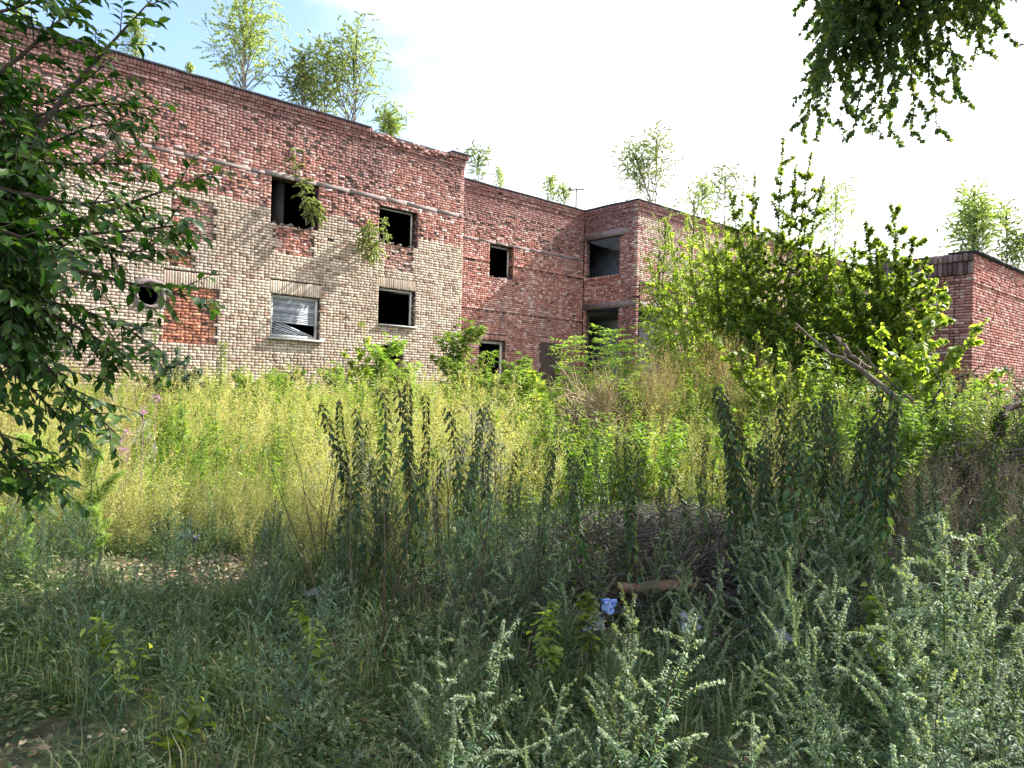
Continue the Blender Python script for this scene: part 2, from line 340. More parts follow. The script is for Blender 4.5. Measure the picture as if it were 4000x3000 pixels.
# ------------------------------------------------------------------ brick building
P0 = np.array([-8.06, 25.3, 0.0]); DA = np.array([.741, .672, 0.0]); DA /= np.linalg.norm(DA); NA = np.array([DA[1], -DA[0], 0.0]); ZZ = np.array([0, 0, 1.0])
def uwz(u, w_, z): return P0 + DA * u + NA * w_ + ZZ * z
def hitw(px, py, w_):
    d = ray(px, py); t_ = (w_ - np.dot(EYE - P0, NA)) / np.dot(d, NA); p = EYE + d * t_ - P0; return np.dot(p, DA), p[2]
def hitu(px, py, u_):
    d = ray(px, py); t_ = (u_ - np.dot(EYE - P0, DA)) / np.dot(d, DA); p = EYE + d * t_ - P0; return np.dot(p, NA), p[2]
ROW = .098
def snap(z, row=ROW): return round(z / row) * row
def fbricks(out, org, ad, nd, A0, A1, Z0, Z1, dep, thick, mats, rough, joint=.0145):
    """vectorised brick boxes; out: dict material -> Buf"""
    n = len(A0)
    if n == 0: return
    A0, A1, Z0, Z1, dep, rough = map(lambda q: np.broadcast_to(np.asarray(q, float), n).copy(), (A0, A1, Z0, Z1, dep, rough)); mats = np.asarray(mats)
    A0 = A0 + joint / 2; A1 = A1 - joint / 2; Z0 = Z0 + joint / 2; Z1 = Z1 - joint / 2
    A1 = np.maximum(A1, A0 + .01)
    ja = rng.normal(0, .002, (n, 4)) + rng.normal(0, .006, (n, 4)) * rough[:, None]
    jz = rng.normal(0, .002, (n, 4)) + rng.normal(0, .005, (n, 4)) * rough[:, None]
    jd = rng.normal(0, .003, (n, 1)) + rng.normal(0, .013, (n, 4)) * rough[:, None] - np.abs(rng.normal(0, .02, (n, 1))) * rough[:, None]
    a = np.stack([A0, A1, A1, A0], 1) + ja * np.array([1, 1, 1, 1]); z = np.stack([Z0, Z0, Z1, Z1], 1) + jz
    f = (dep[:, None] + jd)
    # chamfered (worn) front: inner ring a little proud
    ca = a.mean(1, keepdims=True); cz = z.mean(1, keepdims=True)
    sh = .82
    Vb = org + ad * a[..., None] + nd * (dep[:, None] - thick)[..., None] + ZZ * z[..., None]
    Vf = org + ad * a[..., None] + nd * (f - .014)[..., None] + ZZ * z[..., None]
    Vi = org + ad * (ca + (a - ca) * np.array(sh))[..., None] + nd * f[..., None] + ZZ * (cz + (z - cz) * sh)[..., None]
    V = np.concatenate([Vb, Vf, Vi], 1)
    tq = np.array([(0, 1, 5, 4), (1, 2, 6, 5), (2, 3, 7, 6), (3, 0, 4, 7), (4, 5, 9, 8), (5, 6, 10, 9), (6, 7, 11, 10), (7, 4, 8, 11), (8, 9, 10, 11)])
    rv = U(0, 1, n)
    for mname in set(mats.tolist()):
        s = mats == mname; k = int(s.sum())
        out.setdefault(mname, Buf()).add(V[s].reshape(-1, 3), None, (tq[None] + (np.arange(k) * 12)[:, None, None]).reshape(-1, 4), np.repeat(rv[s], 12))
def brick_field(out, org, ad, nd, a0, a1, z0, z1, holes, zone, row=ROW, st=.252, hd=.125, thick=.2, headers=.68):
    A0, A1, Z0, Z1, dp, mt, rg = [], [], [], [], [], [], []
    r0 = int(math.floor(z0 / row + .5)); r1 = int(math.floor(z1 / row + .5))
    for r in range(r0, r1):
        zl, zh = r * row, (r + 1) * row; zc = (zl + zh) / 2
        iv = [(a0, a1)]
        for (h0, h1, g0, g1) in holes:
            if g0 < zc < g1:
                nv = []
                for (p, q) in iv:
                    if h1 <= p or h0 >= q: nv.append((p, q)); continue
                    if h0 > p: nv.append((p, h0))
                    if h1 < q: nv.append((h1, q))
                iv = nv
        for (p, q) in iv:
            x = p
            first = r % 2 == 1; k = 0
            while x < q - .015:
                l = hd if (first and k == 0 and False) else (hd if random.random() < (headers * 1.35 if r % 2 else headers * .22) else st)
                e = x + l
                if q - e < .07: e = q
                g = zone((x + e) / 2, zc)
                if g is not None:
                    m_, d_, ro, miss = g
                    if random.random() > miss:
                        A0.append(x); A1.append(e); Z0.append(zl); Z1.append(zh); dp.append(d_); mt.append(m_); rg.append(ro)
                x = e; k += 1
    fbricks(out, org, ad, nd, A0, A1, Z0, Z1, np.array(dp), thick, mt, np.array(rg))
def soldier(out, org, ad, nd, a0, a1, z0, z1, mat_, dep=0.005, w_=.085, fan=0.0, rough=.2):
    n = max(1, int(round((a1 - a0) / w_))); e = np.linspace(a0, a1, n + 1)
    zz = z0 + rng.normal(0, .006, n)
    fbricks(out, org, ad, nd, e[:-1], e[1:], zz, np.full(n, z1) + rng.normal(0, .008, n), dep, .15, [mat_] * n, rough)
def backing(buf, org, ad, nd, a0, a1, z0, z1, holes, dep=-.032, reveal=.45, depths=()):
    ab = sorted({a0, a1, *[h[0] for h in holes], *[h[1] for h in holes], *[h[0] for h in depths], *[h[1] for h in depths]}); ab = [x for x in ab if a0 <= x <= a1]
    zb = sorted({z0, z1, *[h[2] for h in holes], *[h[3] for h in holes], *[h[2] for h in depths], *[h[3] for h in depths]}); zb = [x for x in zb if z0 <= x <= z1]
    def pt(a, d, z): return org + ad * a + nd * d + ZZ * z
    for i in range(len(ab) - 1):
        for j in range(len(zb) - 1):
            ac, zc = (ab[i] + ab[i + 1]) / 2, (zb[j] + zb[j + 1]) / 2
            if any(h[0] < ac < h[1] and h[2] < zc < h[3] for h in holes): continue
            d = dep
            for h in depths:
                if h[0] < ac < h[1] and h[2] < zc < h[3]: d = dep + h[4]
            buf.add([pt(ab[i], d, zb[j]), pt(ab[i + 1], d, zb[j]), pt(ab[i + 1], d, zb[j + 1]), pt(ab[i], d, zb[j + 1])], None, [(0, 1, 2, 3)])
            buf.add([pt(ab[i], -reveal, zb[j]), pt(ab[i + 1], -reveal, zb[j]), pt(ab[i + 1], -reveal, zb[j + 1]), pt(ab[i], -reveal, zb[j + 1])], None, [(0, 3, 2, 1)])
    for (h0, h1, g0, g1) in [h[:4] for h in holes]:
        for (p, q) in (((h0, g0), (h1, g0)), ((h1, g0), (h1, g1)), ((h1, g1), (h0, g1)), ((h0, g1), (h0, g0))):
            buf.add([pt(p[0], dep, p[1]), pt(q[0], dep, q[1]), pt(q[0], -reveal, q[1]), pt(p[0], -reveal, p[1])], None, [(0, 1, 2, 3)])

ZT = snap(11.25)       # main parapet height
UC = 18.1
root = empty('brick_building', uwz(0, 0, 0), 0, 'long derelict two storey building of yellow and red brick with empty windows', 'building')
BO = np.array(root.location)
def child(name, bufs, label=None, parent=root, **kw):
    off = BO
    nb = []
    for bf, mt_ in bufs:
        V, T, Q, R = bf.pack() if isinstance(bf, Buf) else bf
        nb.append(((V - off, T, Q, R), mt_))
    o = mk(name, nb, parent, **kw)
    if label: o['label'] = label
    return o

# ---- wall A (long facade)
def rectA(l, t_, r_, b_, w_=0.0):
    u0, z1 = hitw(l, t_, w_); u1, z0 = hitw(r_, b_, w_); return (u0, u1, snap(z0), snap(z1))
U1 = rectA(1063, 690, 1243, 884)
U1 = (U1[0], U1[1], snap(hitw(1063, 865, 0)[1]), snap(hitw(1063, 690, 0)[1]))
U2 = rectA(1484, 795, 1632, 971); U2 = (U2[0], U2[1], snap(hitw(1484, 945, 0)[1]), snap(hitw(1484, 797, 0)[1]))
L1 = rectA(1060, 1145, 1248, 1330); L1 = (L1[0], L1[1], snap(hitw(1060, 1314, 0)[1]), snap(hitw(1060, 1145, 0)[1]))
L2 = rectA(1480, 1118, 1620, 1282); L2 = (L2[0], L2[1], snap(hitw(1480, 1268, 0)[1]), snap(hitw(1480, 1118, 0)[1]))
D3 = (hitw(1482, 1400, 0)[0], hitw(1575, 1400, 0)[0], 0.0, snap(hitw(1482, 1345, 0)[1]))
cu, cz = hitw(586, 1143, 0); CR = .40
HC = (cu - .45, cu + .45, snap(cz - .45), snap(cz + .45))
ZY = snap(7.62)
PI1 = (*[hitw(x, 850, 0)[0] for x in (676, 836)], snap(hitw(676, 925, 0)[1]), snap(hitw(676, 757, 0)[1]))
PI2 = (*[hitw(x, 1010, 0)[0] for x in (656, 758)], snap(hitw(700, 1042, 0)[1]), snap(hitw(700, 985, 0)[1]))
PI3 = (*[hitw(x, 1200, 0)[0] for x in (635, 848)], snap(hitw(636, 1335, 0)[1]), snap(hitw(636, 1103, 0)[1]))
PU1 = (*[hitw(x, 940, 0)[0] for x in (1076, 1225)], snap(hitw(1075, 1000-5, 0)[1]), U1[2])
PU1 = (PU1[0], PU1[1], snap(U1[2] - .95), U1[2])
PU2 = (*[hitw(x, 1000, 0)[0] for x in (1502, 1612)], snap(U2[2] - .95), U2[2])
uAend = 8.0; uAst = -22.0
uSeam = hitw(1358, 1000, 0)[0]
holesA = [U1, U2, L1, L2, D3, HC]
soldA = [(L1[0] - .05, L1[1] + .05, L1[3], L1[3] + .45), (L2[0] - .03, L2[1] + .03, L2[3], L2[3] + .42), (PI3[0], PI3[1] + .05, PI3[3], PI3[3] + .45)]
pan = [PI1, PI2, PI3, PU1, PU2]
rag = {}
def zoneA(a, z):
    for i, h in enumerate(pan):
        if h[0] < a < h[1] and h[2] < z < h[3]:
            return ('orange' if i in (1, 2) else 'red', -.05 if i != 1 else -.03, .8, .04)
    k = round(a / .6); e = rag.setdefault(k, random.gauss(0, .05))
    if z > ZY + e:
        top = ZT - z
        d = .12 if top < .22 else (.08 if top < .34 else (.04 if top < .5 else 0))
        if 3.6 < a < 7.3 and top < .42:       # crumbled stretch of the parapet
            lim = .12 + .16 * abs(math.sin(a * 2.3)) + random.random() * .06
            if top < lim: return None
            return ('red', .03, 1.0, .25)
        sp = .9 if (math.sin(a * .7) + math.sin(z * 1.9 + a) > -.6) else .45
        return ('red', d, sp, .015)
    if z < 2.6 and math.sin(a * 1.3) + math.sin(z * 3 + a * .7) > .9: return ('yellow', 0, .6, .01)
    if a > uSeam and z > ZY - .1: return ('red', 0, .8, .02)
    return ('yellow', 0.0 if a < uSeam else .012, .14, .002)
wa = {}
brick_field(wa, P0, DA, NA, uAst, uAend, .2, ZT - .2, holesA + soldA, zoneA)
soldier(wa, P0, DA, NA, uAst, 3.6, ZT - .2, ZT - .02, 'red', .12, .1, rough=.4)
soldier(wa, P0, DA, NA, 7.2, uAend + .12, ZT - .2, ZT - .02, 'red', .14, .1, rough=.4)
for h in soldA: soldier(wa, P0, DA, NA, *h, 'yellow', .0, .082)
mb = Buf(); backing(mb, P0, DA, NA, uAst, uAend, -.5, ZT - .05, holesA, depths=[(*h, -.06) for h in pan])
# return wall at the right end of the facade, and jamb bricks
def zoneR(a, z):
    return ('red' if z > ZY else 'yellow', 0, .4, .0)
brick_field(wa, uwz(uAend, 0, 0) - NA * 2.6, NA, DA, 0, 2.6 + .0, .2, ZT, [], lambda a, z: (('red' if z > ZY else 'yellow'), .1 if z > ZT - .35 else 0, .3, 0))
backing(mb, uwz(uAend, -2.6, 0), NA, DA, 0, 2.58, -.5, ZT - .05, [])
for h in (U1, U2, L1, L2, D3):
    ra = {}
    org = uwz(h[1], 0, 0)
    brick_field(wa, org - NA * .4, NA, -DA, 0, .4 - .012, h[2], h[3], [], lambda a, z, h=h: ('red' if h[2] > 7 else 'yellow', .006, .5, .02), thick=.05)
child('wall', [(mb, 'mortar')] + [(v, k) for k, v in wa.items()], 'long facade wall, yellow brick below and spalled red brick above')

# ---- wall B (recessed red wall)
WB = -2.6
OB = uwz(0, WB, 0)
BW1 = (hitw(1914, 1000, WB)[0], hitw(2006, 1000, WB)[0], snap(hitw(1914, 1085, WB)[1]), snap(hitw(1914, 950, WB)[1]))
BD = (hitw(1874, 1350, WB)[0], hitw(1975, 1350, WB)[0], 0.0, snap(hitw(1874, 1322, WB)[1]))
PB = (hitw(2110, 1400, WB)[0], hitw(2190, 1400, WB)[0], 0.0, snap(hitw(2110, 1335, WB)[1]))
ZB1 = hitw(1800, 1200, WB)[1]; ZBL = BW1[3]
bandsB = [snap(hitw(1800, 1200, WB)[1]), snap(hitw(2000, 1040, WB)[1])]
def zoneB(a, z):
    top = ZT - z
    if PB[0] < a < PB[1] and z < PB[3]: return ('orange', -.05, .5, .02)
    d = .10 if top < .30 else (.05 if top < .52 else 0)
    for q in bandsB:
        if 0 < z - q < ROW: d = .04
        if -ROW < z - q < 0: d = -.02
    sp = .95 if ZBL < z < ZT - 1.2 else .5
    return ('red', d, sp, .02 if sp > .9 else .006)
wb = {}
holesB = [BW1, BD]; sB = (BD[0] - .05, BD[1] + .05, BD[3], BD[3] + .25)
sB2 = (PB[0], PB[1], PB[3], PB[3] + .25)
brick_field(wb, OB, DA, NA, uAend, UC, .2, ZT - .2, holesB + [sB, sB2], zoneB)
soldier(wb, OB, DA, NA, uAend, UC, ZT - .2, ZT - .02, 'red', .12, .125, rough=.3); soldier(wb, OB, DA, NA, *sB, 'red', .01); soldier(wb, OB, DA, NA, *sB2, 'red', .01)
for h in (BW1, BD):
    brick_field(wb, uwz(h[1], WB, 0) - NA * .5, NA, -DA, 0, .5 - .012, h[2], h[3], [], lambda a, z: ('orange', .006, .4, .02), thick=.05)
mbB = Buf(); backing(mbB, OB, DA, NA, uAend, UC, -.5, ZT - .05, holesB, reveal=.5)
child('wall', [(mbB, 'mortar')] + [(v, k) for k, v in wb.items()], 'recessed red brick wall between the facade and the projecting wing')

# ---- wall C (side of the projecting wing, faces left)
WC = .9
OC = uwz(UC, WB, 0)        # a along NA from WB to WC
def cw(px, py): q = hitu(px, py, UC); return q[0] - WB, q[1]
CW1 = (cw(2289, 1000)[0], cw(2419, 1000)[0], snap(cw(2350, 1082)[1]), snap(cw(2350, 930)[1]))
CW2 = (cw(2287, 1250)[0], cw(2413, 1250)[0], snap(1.9), snap(cw(2350, 1210)[1]))
lenC = WC - WB
def zoneC(a, z):
    top = ZT - z
    d = .10 if top < .30 else (.05 if top < .52 else 0)
    if a > lenC - .3 and z > 7.3 and random.random() < .5: return ('yellow', d, .3, 0)
    return ('red', d, .9 if z > CW1[3] + .2 else .45, .02 if z > CW1[3] else .004)
wc = {}
brick_field(wc, OC, NA, -DA, 0, lenC, .2, ZT - .2, [CW1, CW2], zoneC)
soldier(wc, OC, NA, -DA, 0, lenC + .12, ZT - .2, ZT - .02, 'red', .12, .125, rough=.3)
soldier(wc, OC, NA, -DA, CW1[0] - .1, CW1[1] + .1, CW1[2] - .13, CW1[2], 'red', .05, .1)
mbC = Buf(); backing(mbC, OC, NA, -DA, 0, lenC, -.5, ZT - .05, [CW1, CW2], reveal=.3)
brick_field(wc, uwz(UC, 0, 0) + NA * (WB + CW1[0]) + DA * .3, -DA, NA, 0, .29, CW1[2], CW1[3], [], lambda a, z: ('red', .006, .5, .02), thick=.05)
child('wall', [(mbC, 'mortar')] + [(v, k) for k, v in wc.items()], 'shaded side wall of the projecting wing')

# ---- wall E (front of the projecting wing)
OE = uwz(0, WC, 0)
ZE = snap(hitw(2490, 1094, WC)[1])
EW = (hitw(2493, 1230, WC)[0], hitw(2640, 1230, WC)[0], 1.6, snap(hitw(2493, 1196, WC)[1]))
UEND = 44.0
EW2 = (EW[1] + 6.0, EW[1] + 8.2, 1.6, EW[3]); EW3 = (EW[1] + 6.0, EW[1] + 8.2, 6.2, 7.9)
def zoneE(a, z):
    top = ZT - z
    d = .10 if top < .30 else (.05 if top < .52 else 0)
    if z > ZE: return ('red' if (top < .8 or random.random() < .3 + .3 * math.sin(a * 1.3 + z)) else 'yellow', d, .2, .004)
    return ('red', -.16, .6, .02)
we = {}
brick_field(we, OE, DA, NA, UC, UEND, .2, ZT - .2, [EW, EW2, EW3], zoneE)
soldier(we, OE, DA, NA, UC - .12, UEND, ZT - .2, ZT - .02, 'red', .12, .125, rough=.3)
mbE = Buf(); backing(mbE, OE, DA, NA, UC, UEND, -.5, ZT - .05, [EW, EW2, EW3], depths=[(UC, UEND, -.5, ZE, -.18)])
child('wall', [(mbE, 'mortar')] + [(v, k) for k, v in we.items()], 'sunlit front wall of the wing, yellow brick over red')

# ---- concrete bands, lintels, sills
def bar(buf, u0, u1, w0, w1, z0, z1, R=.5):
    buf.box(uwz((u0 + u1) / 2, (w0 + w1) / 2, (z0 + z1) / 2), DA * (u1 - u0) / 2, NA * (w1 - w0) / 2, ZZ * (z1 - z0) / 2, R)
def ragged_band(buf, u0, u1, w0, w1, z0, z1, step=1.1, amp=.004):
    u = u0
    while u < u1 - .01:
        e = min(u1, u + U(.6, 1.4) * step)
        bar(buf, u, e, w0, w1 + U(-amp, amp) * .5, z0, z1 + U(-.02, .0)); u = e
cb = Buf(); ragged_band(cb, uAst, U1[0] - .25, -.25, .004, U1[3] + .003, U1[3] + .12); child('lintel', [(cb, 'concrete')])
cb = Buf(); ragged_band(cb, U1[0] - .25, uAend - .05, -.25, .010, U1[3] + .003, U1[3] + .16); child('lintel', [(cb, 'concrete')])
cb = Buf(); ragged_band(cb, uAend + .1, UC - .02, WB - .25, WB + .006, BW1[3] + .003, BW1[3] + .13); child('lintel', [(cb, 'concrete')])
def barC(buf, a0, a1, z0, z1, d):
    buf.box(OC + NA * (a0 + a1) / 2 - DA * (d / 2 - .1) + ZZ * (z0 + z1) / 2, NA * (a1 - a0) / 2, DA * (d / 2 + .1), ZZ * (z1 - z0) / 2)
cb = Buf(); barC(cb, CW1[0] - .3, CW1[1] + .45, CW1[3] + .003, CW1[3] + .3, .05); child('lintel', [(cb, 'concrete')])
cb = Buf(); barC(cb, .02, lenC - .02, CW2[3] + .003, CW2[3] + .3, .05); child('lintel', [(cb, 'concrete')])
cb = Buf(); ragged_band(cb, UC + .01, UC + 6.0, WC - .4, WC - .10, EW[3] + .003, EW[3] + .3); child('lintel', [(cb, 'concrete')])
cb = Buf(); ragged_band(cb, UC + .01, UEND, WC - .3, WC - .01, ZE - .12, ZE - .004); child('ledge', [(cb, 'concrete')])

def framebox(name, u0, u1, z0, z1, w_, t_=.06, sides='LRTB', label=None, mat_='whitewood'):
    b_ = Buf()
    if 'L' in sides: bar(b_, u0, u0 + t_, w_ - .05, w_, z0, z1)
    if 'R' in sides: bar(b_, u1 - t_, u1, w_ - .05, w_, z0, z1)
    if 'T' in sides: bar(b_, u0 + t_, u1 - t_, w_ - .048, w_ - .002, z1 - t_, z1)
    if 'B' in sides: bar(b_, u0 + t_, u1 - t_, w_ - .048, w_ - .002, z0, z0 + t_)
    return child(name, [(b_, mat_)], label)
def reparent(o, p):
    o.parent = p; o.matrix_parent_inverse = Matrix.Identity(4)
f1_ = framebox('window_frame', L1[0] + .02, L1[1] - .05, L1[2] + .02, L1[3] - .02, -.12, .09, label='window frame holding a half lowered shutter')
b_ = Buf(); zs = np.arange(L1[3] - .11, L1[2] + .52, -.058)
for i, z_ in enumerate(zs):
    tl = .12 * max(0, i - len(zs) * .75) / len(zs)
    p = uwz((L1[0] + L1[1]) / 2 - .02, -.16 + (.004 if i % 2 else 0), z_ - tl * .4)
    b_.box(p, DA * ((L1[1] - L1[0]) / 2 - .13) - ZZ * tl * .8, NA * .009, ZZ * .027 + NA * .006, U(0, 1))
s_ = child('shutter', [(b_, 'shutter')]); reparent(s_, f1_)
b_ = Buf()
for i in range(7):   # collapsed slats fanned in the lower half
    a_, b2 = uwz(L1[0] + .12, -.2 - i * .012, L1[2] + .62 - i * .085), uwz(L1[1] - .2 - i * .19, -.2 - i * .012, L1[2] + .12 + (i % 2) * .015)
    d_ = (b2 - a_) / 2; b_.box((a_ + b2) / 2, d_, NA * .006, ZZ * .026, U(.2, 1))
s_ = child('slats', [(b_, 'shutter')], 'fallen shutter slats fanned in the window'); reparent(s_, f1_)
b_ = Buf(); bar(b_, L1[0] - .12, L1[1] + .12, -.2, .13, L1[2] - .065, L1[2] - .004); child('sill', [(b_, 'whitewood')])
b_ = Buf(); bar(b_, L2[0] - .03, L2[1] + .05, -.2, .12, L2[2] - .05, L2[2] - .004); child('sill', [(b_, 'whitewood')])
framebox('window_frame', L2[0] + .02, L2[1] - .1, L2[2] + .01, L2[3] - .02, -.12, .08, 'RT')
framebox('window_frame', U2[0] + .02, U2[1] - .16, U2[2] + .01, U2[3] - .02, -.2, .05, 'RT')
framebox('window_frame', BW1[0] + .02, BW1[1] - .03, BW1[2] + .01, BW1[3] - .02, WB - .3, .08, 'RT')
framebox('door_frame', BD[0] + .02, BD[1] - .03, BD[2] + .01, BD[3] - .02, WB - .2, .14, 'RT')
# rubble lips on broken sills
b_ = Buf()
for (h, w_) in ((U1, 0.0), (U2, 0.0), (BW1, WB)):
    for i in range(16):
        p = uwz(U(h[0] + .05, h[1] - .05), w_ - U(.02, .3), h[2] + U(.0, .03))
        q = rng.normal(0, 1, (3, 3)) * .3 + np.eye(3); b_.box(p, q[0] * U(.03, .07), q[1] * .04, q[2] * U(.015, .04), U(0, 1))
child('rubble', [(b_, 'concrete')], 'loose brick rubble on the broken window ledges')
# plaster ring and pipe mouth in the round hole
b_ = Buf(); na = 28; an = np.linspace(0, 2 * math.pi, na, endpoint=False)
def ringp(r, w_, sq=False):
    out = []
    for i, a_ in enumerate(an):
        rr = r
        if sq: rr = min(.47 / max(abs(math.cos(a_)), 1e-6), .47 / max(abs(math.sin(a_)), 1e-6))
        out.append(uwz(cu + rr * math.cos(a_), w_, cz + rr * math.sin(a_)))
    return np.array(out)
czo = (HC[2] + HC[3]) / 2; cz = czo
rings = [ringp(0, -.03, True), ringp(.45, .03), ringp(.42, .06), ringp(.36, .06), ringp(.34, .02), ringp(.34, -.44)]
V = np.concatenate(rings); Q = [(k * na + i, k * na + (i + 1) % na, (k + 1) * na + (i + 1) % na, (k + 1) * na + i) for k in range(5) for i in range(na)]
b_.add(V, None, Q); child('vent_ring', [(b_, 'concrete')], 'round vent hole edged with cement')

# ---- roof, closing walls, floors, interior
b_ = Buf()
def quad(buf, *p): buf.add(list(p), None, [(0, 1, 2, 3)])
zr = ZT - .55
bar(b_, uAst, uAend - .02, -14, -.46, zr - .2, zr)
bar(b_, uAend, UC + .3, -14, WB - .52, zr - .22, zr - .02)
bar(b_, UC + .31, UEND, -14, WC - .46, zr - .24, zr - .04)
child('roof', [(b_, 'felt')])
b_ = Buf()
bar(b_, uAst, UEND, -14.3, -14.01, -.5, ZT - .2)
bar(b_, uAst - .3, uAst, -14, -.03, -.5, ZT - .2)
bar(b_, UEND, UEND + .3, -14, WC, -.5, ZT - .2)
child('wall', [(b_, 'orange')], 'plain rear and end walls')
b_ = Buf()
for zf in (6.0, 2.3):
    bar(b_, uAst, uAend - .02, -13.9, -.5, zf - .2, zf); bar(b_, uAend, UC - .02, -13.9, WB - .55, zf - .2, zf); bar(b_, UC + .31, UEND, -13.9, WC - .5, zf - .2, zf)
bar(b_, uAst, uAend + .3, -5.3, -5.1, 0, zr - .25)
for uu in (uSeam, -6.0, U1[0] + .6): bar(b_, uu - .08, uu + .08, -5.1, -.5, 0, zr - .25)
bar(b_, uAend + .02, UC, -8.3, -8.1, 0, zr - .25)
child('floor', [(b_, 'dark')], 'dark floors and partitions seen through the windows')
b_ = Buf()
ui = UC + 2.6
bar(b_, ui, ui + .15, WB - 3, WC - .5, 0, zr - .26)
pw = child('partition', [(b_, 'plaster')], 'blue grey plastered inner wall with sprayed scribbles')
b_ = Buf(); wm = WB + (CW1[0] + CW1[1]) / 2 - .7; zm = (CW1[2] + CW1[3]) / 2
def scr(a_, z_): return uwz(ui - .006, a_, z_)
for i in range(9):
    a_ = wm - .5 + i * .11; h_ = U(.1, .26); z_ = zm + .12 + U(-.03, .05)
    b_.tube([scr(a_, z_), scr(a_ + U(-.05, .05), z_ + h_), scr(a_ + .07, z_ + h_ * U(.3, .9)), scr(a_ + U(.02, .1), z_ - .05)], .011, .011, 4)
b_.tube([scr(wm - .2 + .07 * math.cos(q), zm + .5 + .07 * math.sin(q)) for q in np.linspace(0, 6.3, 10)], .02, .02, 4)
b_.tube([scr(wm + .9 + U(-.03, .03), zm + .45 - k * .09) for k in range(6)], [.03, .07, .09, .06, .05, .02], None, 5)
child('graffiti', [(b_, 'paint')], 'black spray paint scribble inside the wing'); reparent(root.children[-1], pw)

# roofing felt strip on the parapets
def felt(u0, u1, w0, w1, z_, sag=.012):
    b_ = Buf(); n = int((u1 - u0) / .5) + 1; us = np.linspace(u0, u1, n)
    for i in range(n - 1):
        za, zb_ = z_ + U(-sag, sag), z_ + U(-sag, sag)
        if i: za = zp
        zp = zb_
        V = []
        for (u_, zz) in ((us[i], za), (us[i + 1], zb_)):
            V += [uwz(u_, w1 + U(0, .0), zz - .05), uwz(u_, w1 + .03, zz), uwz(u_, w1, zz + .03), uwz(u_, w0, zz + .03)]
        b_.add(V, None, [(0, 1, 5, 4), (1, 2, 6, 5), (2, 3, 7, 6)])
    return b_
child('roofing_felt', [(felt(uAst, 3.5, -.45, .15, ZT), 'felt')])
child('roofing_felt', [(felt(7.25, uAend + .15, -.45, .16, ZT + .02), 'felt')])
child('roofing_felt', [(felt(uAend + .01, UC, WB - .45, WB + .15, ZT), 'felt')])
child('roofing_felt', [(felt(UC - .16, UEND, WC - .45, WC + .15, ZT), 'felt')])
b_ = Buf(); V = []
for k, a_ in enumerate(np.linspace(0, lenC, 6)):
    zz = ZT + U(-.01, .02)
    V += [OC + NA * a_ - DA * q + ZZ * (zz + e) for q, e in ((.15, -.05), (.18, 0), (.15, .03), (-.4, .03))]
Q = [(k * 4 + j, k * 4 + j + 1, k * 4 + j + 5, k * 4 + j + 4) for k in range(5) for j in range(3)]
b_.add(V, None, Q); child('roofing_felt', [(b_, 'felt')])
b_ = Buf()
for i in range(240):  # crumbled bricks along the broken parapet
    u_ = U(3.5, 7.3); p = uwz(u_, U(-.4, .08), ZT - .2 - .12 * abs(math.sin(u_ * 2.3)) + U(-.08, .12)); q = np.eye(3) + rng.normal(0, .3, (3, 3))
    b_.box(p, DA * U(.04, .12) + q[0] * .01, NA * .06 + q[1] * .01, ZZ * U(.02, .045) + q[2] * .008, U(0, 1))
bar(b_, 3.5, 7.3, -.45, -.04, ZT - .6, ZT - .3); bar(b_, UC - .02, UC + .3, WB - .5, WB - .04, ZT - .8, ZT - .03)
child('rubble', [(b_, 'red')], 'crumbled bricks of the broken parapet')

# ------------------------------------------------------------------ annex at the right
FC = np.array([*(at(3800, 1200, 20.0)[:2]), 0.0]); ZF = 1.6 + (at(3804, 993, 20.0)[2] - 1.6)
ax = empty('brick_annex', FC, 0, 'low flat roofed red brick block at the right edge behind the green shrubs', 'building')
BO = FC.copy()
ra_ = {}; RF = .0785; ZFs = snap(ZF, RF)
def zoneF(a, z):
    if abs(a - .75) < .12 and abs(z - (ZF - 1.4)) < .06: return None
    top = ZFs - z
    return ('annex', .03 if top < .8 and a > .02 else 0, .35 if top > .8 else .6, .004)
brick_field(ra_, FC, DA, NA, 0, 9, .2, ZFs, [], zoneF, row=RF, headers=.75)
fl_ = {}
brick_field(ra_, FC - NA * 4.6, NA, -DA, 0, 4.6, .2, ZFs - .55, [], lambda a, z: ('annex', .0, .3, .003), row=RF, headers=.35)
soldier(ra_, FC - NA * 4.6, NA, -DA, 0, 4.62, ZFs - .2, ZFs + .02, 'annexdark', .10, .125, rough=.7)
soldier(ra_, FC - NA * 4.6, NA, -DA, 0, 4.6, ZFs - .55, ZFs - .2, 'annexdark', .06, .125, rough=.9)
mbF = Buf(); backing(mbF, FC, DA, NA, 0, 9, -.5, ZFs - .03, []); backing(mbF, FC - NA * 4.6, NA, -DA, 0, 4.58, -.5, ZFs - .03, [])
o = mk('wall', [((lambda p: (p[0] - FC, *p[1:]))(mbF.pack()), 'mortar')] + [((lambda p: (p[0] - FC, *p[1:]))(v.pack()), k) for k, v in ra_.items()], ax)
b_ = Buf()
def barF(buf, a0, a1, w0, w1, z0, z1, R=.5):
    buf.box(DA * (a0 + a1) / 2 + NA * (w0 + w1) / 2 + ZZ * (z0 + z1) / 2, DA * (a1 - a0) / 2, NA * (w1 - w0) / 2, ZZ * (z1 - z0) / 2, R)
for i in range(22):
    z_ = ZFs + .035 + U(-.012, .012) ; barF(b_, i * .41 - .1, i * .41 + .32, -.6, .12 + U(0, .03), z_ - .02, z_ + .02)
barF(b_, .0, 9, -4.6, -.62, ZFs - .1, ZFs - .02)
mk('roof', [(b_, 'felt')], ax)
